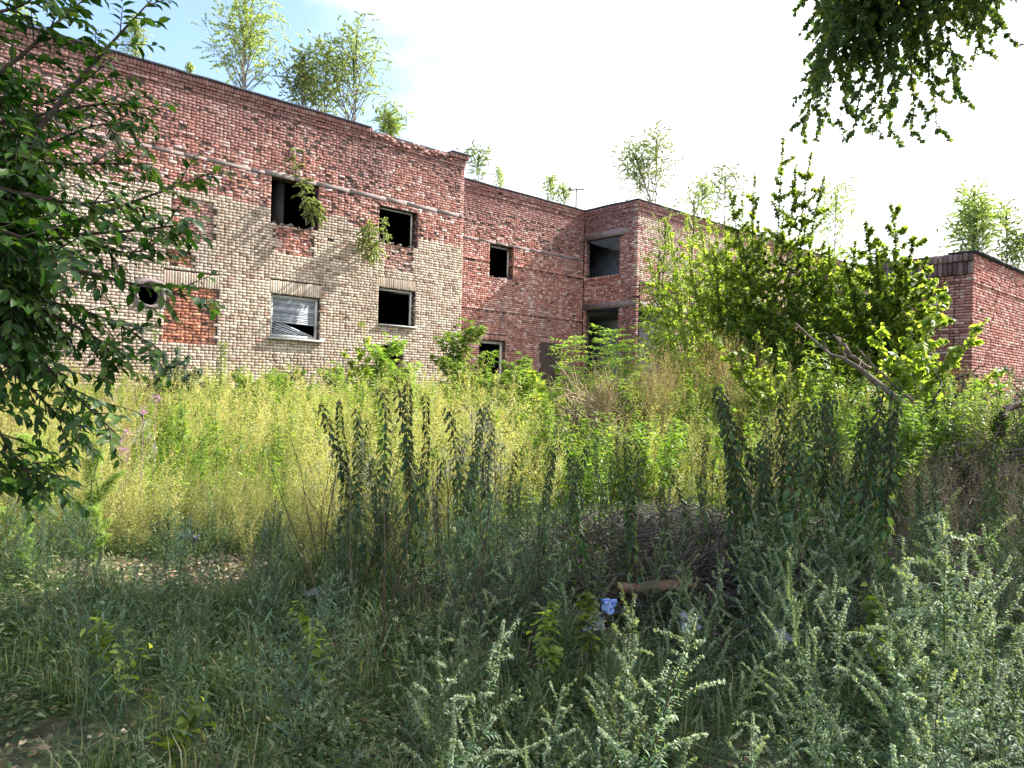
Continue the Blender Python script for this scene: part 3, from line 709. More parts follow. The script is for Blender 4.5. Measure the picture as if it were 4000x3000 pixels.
b_ = Buf(); barF(b_, 9.0, 9.2, -4.6, 0, -.5, ZFs - .05); barF(b_, 0.05, 9, -4.9, -4.62, -.5, ZFs - .05); o = mk('wall', [(b_, 'annex')], ax); o['label'] = 'plain rear and end walls'

# ------------------------------------------------------------------ roof masts
def mast(px, ptop, pbase, Y, label, arms):
    a_, c_ = at(px, pbase, Y), at(px, ptop, Y); c_[0] = a_[0]; c_[1] = a_[1]
    r = empty('roof_mast', a_ - ZZ * .9, 0, label, 'mast')
    H = c_[2] - a_[2] + .9; b_ = Buf(); b_.tube([(0, 0, 0), (0, 0, H * .5), (0, 0, H)], .045, .03, 6, cap=True); mk('pole', [(b_, 'darkbark')], r)
    if arms:
        b_ = Buf(); b_.tube([(-.42, 0, H - .12), (.42, 0, H - .06)], .035, .035, 5, cap=True)
        mk('crossbar', [(b_, 'darkbark')], r)
        for s in (-.38, -.3, .38):
            b_ = Buf(); b_.tube([(s, 0, H - .1), (s, 0, H + .1)], .03, .02, 5, cap=True); mk('insulator', [(b_, 'darkbark')], r)
    b_ = Buf()
    for e in ((2.2, .6, -.2), (3.2, -.4, -.4)): b_.tube(bend((0, 0, H - .1), e, -.1), .006, .006, 3)
    mk('wire', [(b_, 'darkbark')], r)
mast(2250, 735, 800, 42.0, 'dark T shaped mast with insulators on the roof left of the wing corner', True)
mast(54, 5, 95, 21.5, 'thin dark pole with slack wires on the roof at the far left', False)

# ------------------------------------------------------------------ birches
def birch_mesh(H, R, nl, leaf=.06, lean=0.0, col='birch', dense=1.0, trunks=1):
    tb, fb = Buf(), Buf()
    for q in range(trunks):
        dx, dy = rng.normal(0, R * .25, 2) if q else (lean, 0)
        tr = bend((0, 0, 0), (dx, dy, H * (1 if q == 0 else U(.6, .9))), 0, 9, .02 * H / 3); tb.tube(tr, .009 * H, .003, 5)
        nb = int(20 * dense)
        for i, br in enumerate(twigs(tr, nb, R * 1.05, R * .35, .1, .95, up=1.15, spread=.75, k=6, curl=.1)):
            br += np.linspace(0, 1, 6)[:, None] ** 2 * rng.normal(0, .06 * R, 3); tb.tube(br, .005 * H, .002, 3)
            for tw in twigs(br, 5, R * .4, R * .25, .25, 1, up=.7, k=4, curl=-.25):
                tb.tube(tw, .003, .0015, 3)
                leafrun(fb, tw, nl / nb / 5 / trunks, leaf, leaf * .8, .75, 0, 1, .3, .5, RH, (0, 1), .7)
            leafrun(fb, br, nl / nb / 7 / trunks, leaf, leaf * .8, .75, .2, 1, .3, .5, RH, (0, 1), .7)
        leafrun(fb, tr, nl / 14, leaf, leaf * .8, .75, .6, 1, .3, .3, RH, (0, 1), .6)
    return tb, fb
def birch(pxb, pyb, ptop, Y, halfw, label, nl=2600, leaf=.07, col='birch', name='birch_tree', lean=0, dense=1.0, bark='birchbark', group='young trees growing on the roofs', sink=.7, trunks=1, cat='tree'):
    a_ = at(pxb, pyb, Y); H = at(pxb, ptop, Y)[2] - a_[2] + sink; R = halfw * Y / F * 1.6
    r = empty(name, a_ - ZZ * sink, U(0, 6), label, cat, group)
    tb, fb = birch_mesh(H, R, nl * 5.5, leaf * .88, lean, dense=dense, trunks=trunks)
    mk('trunk', [(tb, bark)], r); mk('crown', [(fb, col)], r); return r
birch(950, 345, -10, 26.5, 170, 'tall slender birch on the roof in front of the blue sky', 3400, trunks=3)
birch(1180, 420, 215, 28, 90, 'low birch clump on the roof left of the bushy birch pair', 1500, trunks=2)
birch(1385, 470, 130, 29, 150, 'tallest bushy birch on the roof above the left upper window', 3600, trunks=3)
birch(1270, 450, 210, 29.5, 120, 'bushy yellowing birch on the roof leaning toward the parapet', 2400, trunks=2)
birch(1520, 520, 450, 31, 80, 'small birch tuft on the roof near the broken parapet', 1200, trunks=2)
birch(1868, 690, 600, 38, 70, 'little pointed birch on the roof just right of the parapet corner', 1100)
birch(1950, 715, 665, 38, 30, 'tiny sprig on the recessed roof beside the little pointed birch', 260)
birch(2150, 775, 700, 42, 45, 'small round birch on the roof left of the mast', 700)
birch(2200, 790, 740, 43, 45, 'low green tuft on the roof against the mast foot', 500)
birch(2560, 790, 545, 44, 115, 'pale birch on the roof of the wing with airy top', 3200, leaf=.09, trunks=3)
birch(2830, 880, 690, 52, 90, 'pale distant birch behind the wing roof', 1200, leaf=.1)
birch(2740, 860, 720, 50, 70, 'thin distant birch between the wing roof and the shrubs', 900, leaf=.1)
birch(3260, 1000, 760, 50, 110, 'hazy birch right of the tallest shrub shoots', 1500, leaf=.1)
birch(3800, 1010, 750, 24, 110, 'leafy birch behind the annex roof corner', 5200, leaf=.055, trunks=3, dense=1.3)
birch(3930, 1040, 820, 24.5, 80, 'fainter birch behind the annex roof at the right edge', 3000, leaf=.055, trunks=2)
birch(70, 130, 20, 21.6, 70, 'sparse sapling beside the thin pole on the left roof', 500, leaf=.05)
birch(530, 200, 80, 23.5, 60, 'small yellow green sapling on the roof behind the dark branches', 700, leaf=.05, trunks=2)
birch(740, 300, 255, 24.2, 22, 'little leafy sprig rooted in the parapet edge', 90, leaf=.07, sink=.05)
# birch hanging out of the upper left window, and the tuft by the second one
def wall_bush(px0, py0, pts, Y, label, nl, r=.32, leaf=.05, name='birch_sapling'):
    a_ = at(px0, py0, Y); rt = empty(name, a_, 0, label, 'sapling', 'saplings rooted in the facade'); tb, fb = Buf(), Buf()
    for (x, y, rr) in pts:
        e = at(x, y, Y - U(.2, .7)) - a_; st = bend((0, 0, 0), e, .1, 7, .03); tb.tube(st, .018, .005, 5)
        for tw in twigs(st, 16, r, r * .7, .35 * rr, 1, up=.4, k=5, curl=-.5):
            tb.tube(tw, .004, .002, 3); leafrun(fb, tw, nl * 2.2 / 16 / len(pts), leaf * 1.15, leaf * .8, .75, 0, 1, .3, .5, RH, (0, 1), .7)
    mk('stem', [(tb, 'birchbark')], rt); mk('foliage', [(fb, 'birch')], rt)
wall_bush(1195, 880, [(1150, 580, 1.6), (1230, 780, 1.0), (1245, 820, .9), (1190, 700, 1)], 26.2, 'birch sapling climbing out of the upper left window', 5200, .5)
wall_bush(1490, 940, [(1420, 900, 1), (1430, 1000, .8), (1460, 990, .8), (1400, 950, 1), (1440, 870, 1)], 27.6, 'pale leafy tuft hanging on the wall left of the second upper window', 4200, .42)
wall_bush(1500, 940, [(1500, 850, .6), (1515, 930, .6)], 27.7, 'thin sprig inside the second upper window', 200)
wall_bush(1415, 530, [(1400, 570, .6), (1440, 535, .6)], 29.0, 'small sprig on the broken parapet', 160)

# ------------------------------------------------------------------ shrubs of the right centre
def shrub(name, label, px, Y, shoots, leaf, ratio, tm, col, nleaf, side=.45, group='shrubs before the wing', bark='bark', rr=(0, 1), cat='shrub', droop=.4, fork=12, planar=False, gz=None, mul=1.0):
    a_ = at(px, 1560, Y); a_[2] = gh(a_[0], a_[1]) if gz is None else gz
    r = empty(name, a_, 0, label, cat, group); tb, fb = Buf(), Buf()
    for (x, y, dy) in shoots:
        e = at(x, y, Y + dy) - a_; st = bend((U(-.25, .25), U(-.2, .2), 0), e, .12 * np.linalg.norm(e[:2]), 9, .03); tb.tube(st, .022, .004, 5)
        n0 = nleaf * mul / len(shoots)
        for tw in twigs(st, fork, side * 1.7, side * .5, .12, .92, up=.75, k=5, curl=-.05):
            tb.tube(tw, .006, .002, 3); sub = twigs(tw, 4, side * .5, side * .3, .3, .95, up=.7, k=4) if mul > 3 else []
            for t2 in sub: tb.tube(t2, .003, .0015, 3); leafrun(fb, t2, n0 / fork * .8 / 7, leaf, leaf * .7, ratio, .1, 1, .4, droop, tm, rr, .6, planar)
            leafrun(fb, tw, n0 / fork * (.35 if sub else .8), leaf, leaf * .7, ratio, .1, 1, .4, droop, tm, rr, .45, planar)
        leafrun(fb, st, n0 * .2, leaf, leaf * .6, ratio, .5, 1, .35, droop, tm, rr, .35, planar)
    mk('stem', [(tb, bark)], r); mk('foliage', [(fb, col)], r); return r
shrub('elm_shrub', 'tallest shrub with upright shoots of round leaves before the wing', 3010, 15, [(3060, 535, 0), (3170, 590, .3), (2950, 680, .2), (2850, 745, 0), (3220, 690, .5), (3110, 640, .4), (2960, 860, -.5), (3060, 800, -.6), (3150, 880, -.4), (2900, 960, -.7), (3220, 940, -.2), (3010, 1000, -1), (3140, 1060, -1), (2900, 1120, -1.2)], .085, .8, HT, 'elm', 6400, .6, fork=26, mul=2.9)
shrub('elm_shrub', 'broad pale green shrub covering the wing wall left of the tallest shoots', 2760, 17, [(2760, 800, 0), (2680, 830, .3), (2850, 860, .3), (2620, 920, 0), (2900, 920, .5), (2730, 1000, -.6), (2640, 1080, -.6), (2840, 1050, -.6), (2560, 1130, -.4), (2700, 1180, -1), (2800, 900, .2), (2600, 850, .6), (2940, 830, .5), (2530, 1000, .5), (2500, 1180, 0), (2980, 1000, 0)], .07, .7, OV, 'elm', 9500, .6, rr=(.2, 1), fork=26, mul=2.9)
shrub('elm_shrub', 'dark leafy shrub standing left of the annex', 3470, 13.5, [(3380, 860, -.2), (3480, 790, 0), (3570, 920, 0), (3620, 1000, 0), (3300, 1010, 0), (3420, 960, -.4), (3540, 1060, -.5), (3650, 1100, .1), (3340, 1120, -.4), (3460, 1130, -.6), (3600, 1200, -.4), (3250, 1180, 0), (3500, 1020, .3)], .095, .8, HT, 'elm', 7600, .62, rr=(.05, .95), fork=26, mul=2.9)
shrub('elm_shrub', 'low dark shrub under the tallest shoots', 3120, 14, [(3120, 1130, 0), (3000, 1180, 0), (3250, 1100, 0), (3330, 1160, 0), (2920, 1220, 0), (3200, 1230, -.3), (3060, 1260, -.3)], .08, .7, OV, 'elm', 4200, .6, rr=(0, .6), fork=26, mul=2.9)
shrub('elm_shrub', 'shrub of large sunlit lime leaves reaching over the annex corner', 3480, 10.2, [(3860, 1240, 0), (3700, 1100, .4), (3740, 1350, 0), (3650, 1220, .2), (3600, 1330, -.2), (3560, 1280, 0), (3900, 1440, .1), (3520, 1400, -.2), (3700, 1420, 0), (3450, 1260, .4)], .115, .85, HT, 'elm', 900, .28, rr=(.3, 1), fork=9, mul=2.2, droop=.7, planar=True)
shrub('elm_shrub', 'arching low shoots of lime leaves left of the fallen limbs', 3120, 10.8, [(2760, 1285, 0), (2800, 1325, -.1), (2900, 1345, 0), (2960, 1290, .2), (3050, 1330, 0), (2870, 1400, -.1), (3150, 1400, 0)], .085, .85, HT, 'elm', 640, .2, rr=(.3, 1), fork=8, mul=2, droop=.6, planar=True)
shrub('elm_shrub', 'sunny shrub filling the gap between the broad shrub and the tallest shoots', 2880, 15.6, [(2830, 860, 0), (2900, 780, 0), (2780, 950, 0), (2940, 930, 0), (2860, 1030, 0), (2990, 900, 0), (2800, 1120, 0), (2920, 1150, 0), (2700, 1050, 0), (2740, 900, .3)], .07, .75, OV, 'elm', 6200, .6, rr=(.25, 1), fork=24, mul=3.6)
shrub('elm_shrub', 'bright shrub between the tallest shoots and the dark shrub beside the annex', 3280, 14.6, [(3240, 960, 0), (3300, 1020, 0), (3340, 940, 0), (3200, 1080, 0), (3390, 1060, 0), (3260, 1140, 0), (3160, 980, 0)], .08, .8, HT, 'elm', 3800, .55, rr=(.2, 1), fork=24, mul=3.6)
birch(2590, 1300, 870, 33, 120, 'birch growing close to the yellow brick of the wing', 5200, leaf=.075, group='shrubs before the wing', trunks=4, sink=3.6)
birch(2700, 1300, 780, 31, 110, 'slim birch between the wing corner birch and the broad shrub', 3000, leaf=.075, group='shrubs before the wing', trunks=2, sink=3.4)
# compound leaved saplings (ash / elder) on the mound
def palm(fb, P, D, nf, L, W, rr, drop=.3):
    for p, d in zip(P, D):
        d = nrm(d); s = nrm(np.cross(d, ZZ)); k = nf
        for j in range(k):
            f = (j - (k - 1) / 2) / (k / 2); dd = d * (1 - abs(f) * .5) + s * f * .9 - ZZ * drop
            fb.leaves(p[None], dd[None], (ZZ + .2 * rng.normal(0, 1, 3))[None], np.array([L * (1 - abs(f) * .4) * U(.8, 1.2)]), np.array([W]), LN, np.array([U(*rr)]))
def pinn(fb, P, D, n, L, LL, W, rr):
    for p, d in zip(P, D):
        d = nrm(d); q = np.linspace(.25, 1, n); ax_ = p + d * L * q[:, None] - ZZ * (.35 * L * q ** 2)[:, None]; s = nrm(np.cross(d, ZZ))
        for sg in (1, -1):
            fb.leaves(ax_, d * .5 + s * sg - ZZ * .3 + np.zeros((n, 3)), ZZ + rng.normal(0, .2, (n, 3)), LL * U(.8, 1.2, n), W, LN, U(*rr, n))
        fb.leaves(ax_[-1:], (d - ZZ * .4)[None], ZZ[None], np.array([LL]), np.array([W]), LN, U(*rr, 1))
def ash_mesh(H, n, L=.3, LL=.11, W=.04, rr=(.2, 1), kind='pinn', branch=3):
    tb, fb = Buf(), Buf(); st0 = bend((0, 0, 0), (U(-.2, .2), U(-.2, .2), H), 0, 7, .02); tb.tube(st0, .012 * H, .004, 5)
    for st in [st0] + twigs(st0, branch, H * .4, H * .2, .25, .8, up=1.2, k=5):
        if st is not st0: tb.tube(st, .008, .003, 4)
        s = np.linspace(.25, .99, n); p, T = sample(st, s); a_ = np.arange(n) * 2.4 + U(0, 6)
        D = np.stack([np.cos(a_), np.sin(a_), .25 + .9 * (s - .25)], 1)
        if kind == 'pinn': pinn(fb, p, D, 4, L, LL, W, rr)
        else: palm(fb, p + nrm(D) * L * .3, D, 7, LL, W, rr, .5)
    return tb, fb
def plant_proto(name, label, cat, group, tb, fb, smat, fmat, extra=None):
    r = empty(name, (0, 0, 0), 0, label, cat, group); mk('stem', [(tb, smat)], r); mk('foliage', [(fb, fmat)] + ([(extra[1], extra[2])] if extra else []), r)
    return r
def place(r, px, Y, py_top=None, H=None, label=None, first=False, x=None):
    x_ = at(px, 1540, Y)[0] if x is None else x; z_ = float(gh(x_, Y)); s = 1.0
    if py_top is not None: s = (at(px, py_top, Y)[2] - z_) / H
    if first: r.location = (x_, Y, z_); r.scale = (s, s, s); r.rotation_euler = (0, 0, U(0, 6)); return r
    return dup(r, (x_, Y, z_), U(0, 6), s, label)
tb, fb = ash_mesh(2.2, 14, .34, .13, .04); ash = plant_proto('ash_sapling', 'leafy ash sapling at the left end of the overgrown mound', 'sapling', 'ash saplings on the mound', tb, fb, 'stem_green', 'lush')
place(ash, 2190, 14.6, 1330, 2.2, first=True)
for px, Y, pt, lb in ((2330, 15, 1340, 'ash sapling below the lower window of the wing'), (2430, 14.2, 1290, 'tall ash sapling before the wing corner'), (2250, 13.6, 1440, 'short ash sapling above the bleached twig heap'), (2560, 15.5, 1300, 'ash sapling in front of the shaded wing opening'), (2490, 13, 1400, 'bright ash sapling on the mound top'), (2650, 13.4, 1390, 'ash sapling half way along the mound'), (2420, 12, 1480, 'ash sapling on the near slope of the mound'), (2580, 11.6, 1530, 'low ash sapling near the fallen limbs')):
    place(ash, px, Y, pt, 2.2, lb)
tb, fb = ash_mesh(2.4, 30, .24, .2, .04, kind='palm', branch=6); hemp = plant_proto('hemp_plant', 'tallest hemp plant with drooping top at the facade corner', 'plant', 'tall hemp by the wall', tb, fb, 'stem_green', 'lush')
place(hemp, 1835, 21, 1250, 2.4, first=True)
for px, Y, pt, lb in ((1780, 21, 1370, 'hemp plant left of the drooping one'), (1905, 20.5, 1450, 'hemp plant before the dark doorway'), (1990, 20, 1440, 'hemp plant right of the doorway'), (2050, 19.5, 1385, 'hemp plant with a pointed tip on the red wall'), (1850, 19, 1450, 'low hemp plant at the foot of the doorway'), (2010, 18, 1430, 'hemp plant in front of the red wall'), (1540, 23, 1310, 'dark green hemp plant hiding the basement opening'), (1500, 22.5, 1400, 'hemp plant left of the basement opening'), (1590, 22, 1420, 'hemp plant right of the basement opening'), (1320, 21, 1420, 'hemp plant under the shuttered window'), (1160, 21, 1430, 'hemp plant left of the shuttered window sill'), (940, 19.5, 1440, 'hemp plant right of the bright goldenrod'), (1060, 20, 1445, 'hemp plant below the shuttered window corner')):
    place(hemp, px, Y, pt, 2.4, lb)
tb, fb = ash_mesh(2.6, 60, .1, .16, .03, kind='palm', branch=1); gold = plant_proto('goldenrod', 'bright column of green foliage at the right side of the grey bush', 'plant', 'bright weeds by the wall', tb, fb, 'stem_green', 'lush'); place(gold, 835, 19, 1335, 2.6, first=True)
shrub('nightshade_bush', 'rounded grey green bush against the yellow brick wall', 690, 19.5, [(690, 1350, 0), (640, 1370, 0), (740, 1380, 0), (590, 1430, 0), (790, 1440, 0), (700, 1400, -.5), (650, 1420, -.5), (760, 1430, -.4), (560, 1470, 0), (620, 1460, -.6), (720, 1470, -.7)], .12, .45, OV, 'grey', 3200, .4, mul=2.2, group='bushes by the wall', fork=10, droop=.5)
shrub('vine_shrub', 'climbing stem with big light leaves before the facade right of the shuttered window', 1410, 22, [(1420, 1240, 0), (1400, 1330, 0), (1440, 1380, 0), (1350, 1360, 0), (1370, 1400, 0)], .16, .85, HT, 'elm', 520, .35, group='bushes by the wall', rr=(.4, 1), fork=8)
shrub('burdock', 'low spreading leaves at the right end of the red wall', 2130, 16, [(2080, 1440, 0), (2180, 1430, 0), (2110, 1500, 0)], .2, .8, HT, 'elm', 90, .2, group='bushes by the wall', fork=4)
shrub('willow_shrub', 'silvery green shrub at the right edge below the annex', 3990, 9.6, [(3900, 1480, 0), (3960, 1430, .2), (4020, 1400, .3), (4080, 1420, 0), (3870, 1580, -.2), (3950, 1560, -.2), (4040, 1520, 0), (4100, 1500, 0)], .05, .3, RH, 'grey', 3600, .35, mul=2.5, group='bushes by the annex', rr=(.4, 1))
shrub('orange_shrub', 'drying orange leaved shrub at the foot of the annex', 3720, 11.5, [(3650, 1480, 0), (3720, 1440, 0), (3800, 1470, 0), (3760, 1520, 0), (3690, 1530, 0), (3850, 1540, 0)], .045, .35, RH, 'reddish', 2600, .3, mul=2.5, group='bushes by the annex')

# ------------------------------------------------------------------ fallen limbs, twig heaps
def limb(label, pts, Y, r0, r1, mat_='barewood', name='fallen_limb'):
    P = np.array([at(x, y, Y + d) for x, y, d in pts]); base = P[0].copy(); s = np.linspace(0, .9999, 14); Q_, _ = sample(P - base, s); Q_[1:-1] += rng.normal(0, .012, (12, 3))
    r = empty(name, base, 0, label, 'branch', 'fallen limbs on the mound'); b_ = Buf(); b_.tube(Q_, r0, r1, 9, cap=True); mk('limb', [(b_, mat_)], r, smooth=True)
    b2 = Buf()
    for tw in twigs(Q_, 5, .35, .2, .3, .95, up=.8, k=4): tw += rng.normal(0, .02, tw.shape); b2.tube(tw, .012, .004, 5)
    mk('twigs', [(b2, mat_)], r); return r
limb('thickest fallen limb sloping up to the left from the brown heap', [(3560, 1600, -1.2), (3400, 1470, -.6), (3300, 1400, -.3), (3230, 1380, 0), (3110, 1265, .4)], 10.4, .04, .015)
limb('short fallen limb forking upward from the thickest one', [(3400, 1440, 0), (3330, 1400, 0), (3300, 1360, .1), (3255, 1310, .3)], 10.3, .032, .02)
limb('long thin fallen limb lying above the thickest one', [(3620, 1610, -1), (3500, 1510, -.5), (3420, 1440, 0), (3360, 1370, .2)], 10.5, .025, .01)
limb('broken grey branch stub at the right edge', [(3900, 1690, 0), (3920, 1640, 0), (3935, 1600, .1), (4030, 1560, .2)], 8.2, .07, .03, 'darkbark')
limb('slim dark branch curving over the brown heap', [(3590, 1680, 0), (3640, 1560, 0), (3720, 1470, 0), (3840, 1460, .1)], 9.0, .022, .008, 'darkbark')
limb('crooked dark branch rising from the brown heap', [(3720, 1680, 0), (3700, 1600, 0), (3750, 1540, 0), (3780, 1480, .1)], 8.8, .02, .006, 'darkbark')
def heap(name, label, cx, cy, sx, sy, h, n, L, mat_='stick', r=.006, flat=.35):
    b_ = Buf()
    for i in range(n):
        x, y = cx + rng.normal(0, sx), cy + rng.normal(0, sy); e = math.exp(-((x - cx) / sx / 1.6) ** 2 - ((y - cy) / sy / 1.6) ** 2)
        z = float(gh(x, y)) + U(0.02, h) * e + .02; a_ = U(0, 6.28); l = U(.4, 1) * L; d = np.array([math.cos(a_), math.sin(a_), rng.normal(0, flat)]) * l / 2
        p = np.array([x, y, z]); P = bend(p - d, p + d, rng.normal(0, .12) * l, 5, .02 * l); P[:, 2] = np.maximum(P[:, 2], gh(P[:, 0], P[:, 1]) + .01)
        b_.tube(P, r * U(.6, 1.8), r * .5, 3, U(0, 1))
    o = mk(name, [(b_, mat_)]); tag(o, label, 'twig heap', 'heaps of cut twigs', 'stuff'); return o
heap('twig_heap', 'tangled grey brown brushwood in the shaded middle', 1.15, 6.0, .85, .55, .55, 1500, .8, r=.0042)
heap('twig_heap', 'brown heap of dead brush below the fallen limbs', 5.0, 8.2, .9, .8, .8, 1000, .8, r=.005)
heap('twig_heap', 'bleached pale twigs piled on the left shoulder of the mound', 1.3, 11.6, .5, .45, 1.5, 520, 1.1, 'stem_dry', .009, .9)
heap('twig_heap', 'dead sticks under the nettles', 2.9, 6.2, .9, .7, .4, 600, .9)

# ------------------------------------------------------------------ weed prototypes
def mugwort_mesh(h, seed=0, nb=18, fine=1.0):
    tb, fb = Buf(), Buf(); tip = np.array([U(-.12, .12) * h, U(-.12, .12) * h, h]); st = bend((0, 0, 0), tip, 0, 9, .008); tb.tube(st, .0045, .0015, 5)
    for i, br in enumerate(twigs(st, nb, .36 * h, .07 * h, .22, .93, up=1.1, spread=U(.7, 1), k=6, curl=.05)):
        br[3:] += np.linspace(0, 1, 3)[:, None] * rng.normal(0, .03, 3)
        tb.tube(br, .002, .0008, 3); ln = np.linalg.norm(br[-1] - br[0])
        leafrun(fb, br, ln * 150 * fine, .032, .014, .22, 0, .8, .8, .05, RH, (0, .7), .5)
        leafrun(fb, br, ln * 420 * fine, .015, .010, .6, .35, 1, .3, .25, RH, (.5, 1), .8)
    leafrun(fb, st, 70 * fine, .055, .03, .2, .08, .8, .7, .15, LN, (0, .6), .4)
    leafrun(fb, st, 190 * fine, .016, .010, .55, .7, 1, .4, .2, RH, (.5, 1), .8)
    # lobed lower leaves
    p, T = sample(st, np.linspace(.08, .5, 14))
    a_ = np.arange(14) * 2.4; D = np.stack([np.cos(a_), np.sin(a_), np.full(14, .3)], 1)
    pinn(fb, p, D, 4, .08, .035, .009, (0, .45))
    return tb, fb
def nettle_mesh(h):
    tb, fb, sb = Buf(), Buf(), Buf(); st = bend((0, 0, 0), (U(-.18, .18), U(-.15, .15), h), 0, 8, .012); tb.tube(st, .005, .002, 5)
    n = 30; s = np.linspace(.26, .99, n); p, T = sample(st, s)
    for i in range(n):
        a0 = (i % 2) * 1.57 + U(-.3, .3)
        for sg in (0, math.pi):
            a_ = a0 + sg; d = np.array([math.cos(a_), math.sin(a_), 0]); f = (s[i] - .28) / .72
            if U(0, 1) < .8:
                l = (.105 - .055 * f) * U(.7, 1.2); fb.leaves((p[i] + d * .02)[None], (d * .7 - ZZ * U(.4, 1.4))[None], (ZZ + d * .6 + rng.normal(0, .3, 3))[None], np.array([l]), np.array([l * .5]), OV, np.array([U(0, 1) ** 1.5]))
            if .35 < f < 1.0:
                m_ = 34; q = np.linspace(0, 1, m_); run = p[i] + d * .015 + d * (.03 * q)[:, None] - ZZ * (U(.03, .07) * q)[:, None]
                sb.leaves(run, rng.normal(0, 1, (m_, 3)) - ZZ * .6, rng.normal(0, 1, (m_, 3)), U(.010, .017, m_), .010, RH, U(0, 1, m_))
    return tb, fb, sb
def airy_mesh(h, n=12, leaf=.042, spread=.22, dens=80, ratio=.36, cl=.012):
    tb, fb = Buf(), Buf()
    for q in range(2):
        st = bend((U(-.1, .1), U(-.1, .1), 0), (U(-.15, .15), U(-.15, .15), h * U(.8, 1)), 0, 6, .01); tb.tube(st, .003, .001, 3)
        for br in twigs(st, n, spread * 1.5, spread * .6, .25, .95, up=1.5, k=4): leafrun(fb, br, dens * .16, leaf * .8, leaf * .5, .4, 0, 1, .6, .1, RH, (.2, 1), .7)
        leafrun(fb, st, dens, leaf * 1.2, leaf * .5, ratio, .1, 1, .7, .15, RH, (0, 1), .6)
    return tb, fb
def leafy_mesh(h, leaf=.06, n=50, ratio=.35, tm=RH):
    tb, fb = Buf(), Buf(); st = bend((0, 0, 0), (U(-.15, .15), U(-.15, .15), h), 0, 6, .01); tb.tube(st, .005, .002, 3)
    leafrun(fb, st, n, leaf * 1.3, leaf * .6, ratio, .15, 1, .4, .4, tm, (0, 1), .5)
    for br in twigs(st, 6, .25, .12, .3, .8, up=1.2, k=4): leafrun(fb, br, 9, leaf, leaf * .6, ratio, .1, 1, .5, .4, tm, (0, 1), .5)
    return tb, fb
def herb_mesh(r, n, leaf, ratio=.4):
    fb = Buf(); a_ = U(0, 6.28, n); e = U(.1, 1.2, n); D = np.stack([np.cos(a_) * np.cos(e), np.sin(a_) * np.cos(e), np.sin(e)], 1)
    P = D * U(.1, 1, n)[:, None] * r; D2 = D.copy(); D2[:, 2] -= .5
    fb.leaves(P, D2, ZZ + rng.normal(0, .35, (n, 3)), leaf * U(.6, 1.3, n), leaf * ratio, RH, U(0, 1, n)); return fb
def grass_mesh(n, h, w_=.006):
    fb = Buf()
    for i in range(n):
        a_ = U(0, 6.28); d = np.array([math.cos(a_), math.sin(a_), 0]); l = h * U(.4, 1.2); b0 = rng.normal(0, .05, 3) * [1, 1, 0]; s = np.array([-d[1], d[0], 0]) * w_ / 2; lean = U(.15, .8)
        p1 = b0 + d * l * .25 * lean + ZZ * l * .6; p2 = b0 + d * l * .8 * lean + ZZ * l * (1 - .35 * lean)
        fb.add([b0 - s, b0 + s, p1 + s * .8, p1 - s * .8, p2], [(3, 2, 4)], [(0, 1, 2, 3)], U(0, 1))
    return fb
def scatter(name, label, pts, protos, hmin, hmax, mats, cat='weeds', tilt=.12, zoff=0.0, hfun=None):
    """pts (n,2); protos list of lists of packed buffers (one per material)"""
    outs = [Buf() for _ in mats]
    for (x, y) in pts:
        k = random.randrange(len(protos)); s = U(hmin, hmax) * (hfun(x, y) if hfun else 1); a_ = U(0, 6.28); c_, s_ = math.cos(a_), math.sin(a_)
        tx, ty = rng.normal(0, tilt, 2); Rm = np.array([[c_, -s_, tx], [s_, c_, ty], [-tx * c_, -ty * s_, 1]]) * s
        loc = np.array([x, y, float(gh(x, y)) + zoff]); sh = rng.normal(0, .12)
        for o_, pk in zip(outs, protos[k]):
            if pk is not None: o_.ins(pk, Rm, loc, Rsh=sh)
    return tag(mk(name, list(zip(outs, mats))), label, cat, kind='stuff')
def field(n, y0, y1, test, margin=1.06):
    out = []
    while len(out) < n:
        y = math.sqrt(U(y0 * y0, y1 * y1)); x = U(-1, 1) * .68 * y * margin
        if test(x, y): out.append((x, y))
    return out
def wallclear(x, y, d=.5):
    p = np.array([x, y, 0]) - P0; u_, w_ = float(np.dot(p, DA)), float(np.dot(p, NA))
    if u_ < uAend: ok = w_ > d
    elif u_ < UC: ok = w_ > WB + d and u_ < UC - d
    else: ok = w_ > WC + d
    q = np.array([x, y, 0]) - FC; a_, b2 = float(np.dot(q, DA)), float(np.dot(q, NA))
    if a_ > -.4 and -5 < b2 < .4: ok = False
    return ok
def pn(x, y, s=1.0, o=0.0): return math.sin(x * .8 * s + 1.3 + o) * math.cos(y * .6 * s + .5 + o) + .5 * math.sin(x * 1.9 * s + y * 1.3 * s + o)

# clearing with dry litter
def clearing(x, y): return ((x + 2.9) / 1.0) ** 2 + ((y - 6.5) / .8) ** 2 < 1
airyP = []
for i in range(5):
    a_, b2 = airy_mesh(1.0 + .1 * i); airyP.append([a_.pack(), b2.pack()])
leafyP = []
for i in range(5):
    a_, b2 = leafy_mesh(1.0, .085, 70); leafyP.append([a_.pack(), b2.pack()])
def hf(x, y): return min(1.0, .50 + .026 * y) * (1 + .28 * math.sin(x * 1.1 + y * .8) * math.sin(y * 1.4 - x * .5))
scatter('tall_yellow_weeds', 'sunlit pale yellow green feathery weeds filling the yard', field(2500, 6.4, 24, lambda x, y: wallclear(x, y) and not clearing(x, y) and pn(x, y) > -.35 and (y > 7.6 or x < -1.2) and x < .16 * y + .5 and not (abs(x - .112 * y) < .45 and y < 12.5)), airyP, .65, 1.65, ['stem_green', 'airy'], hfun=hf)
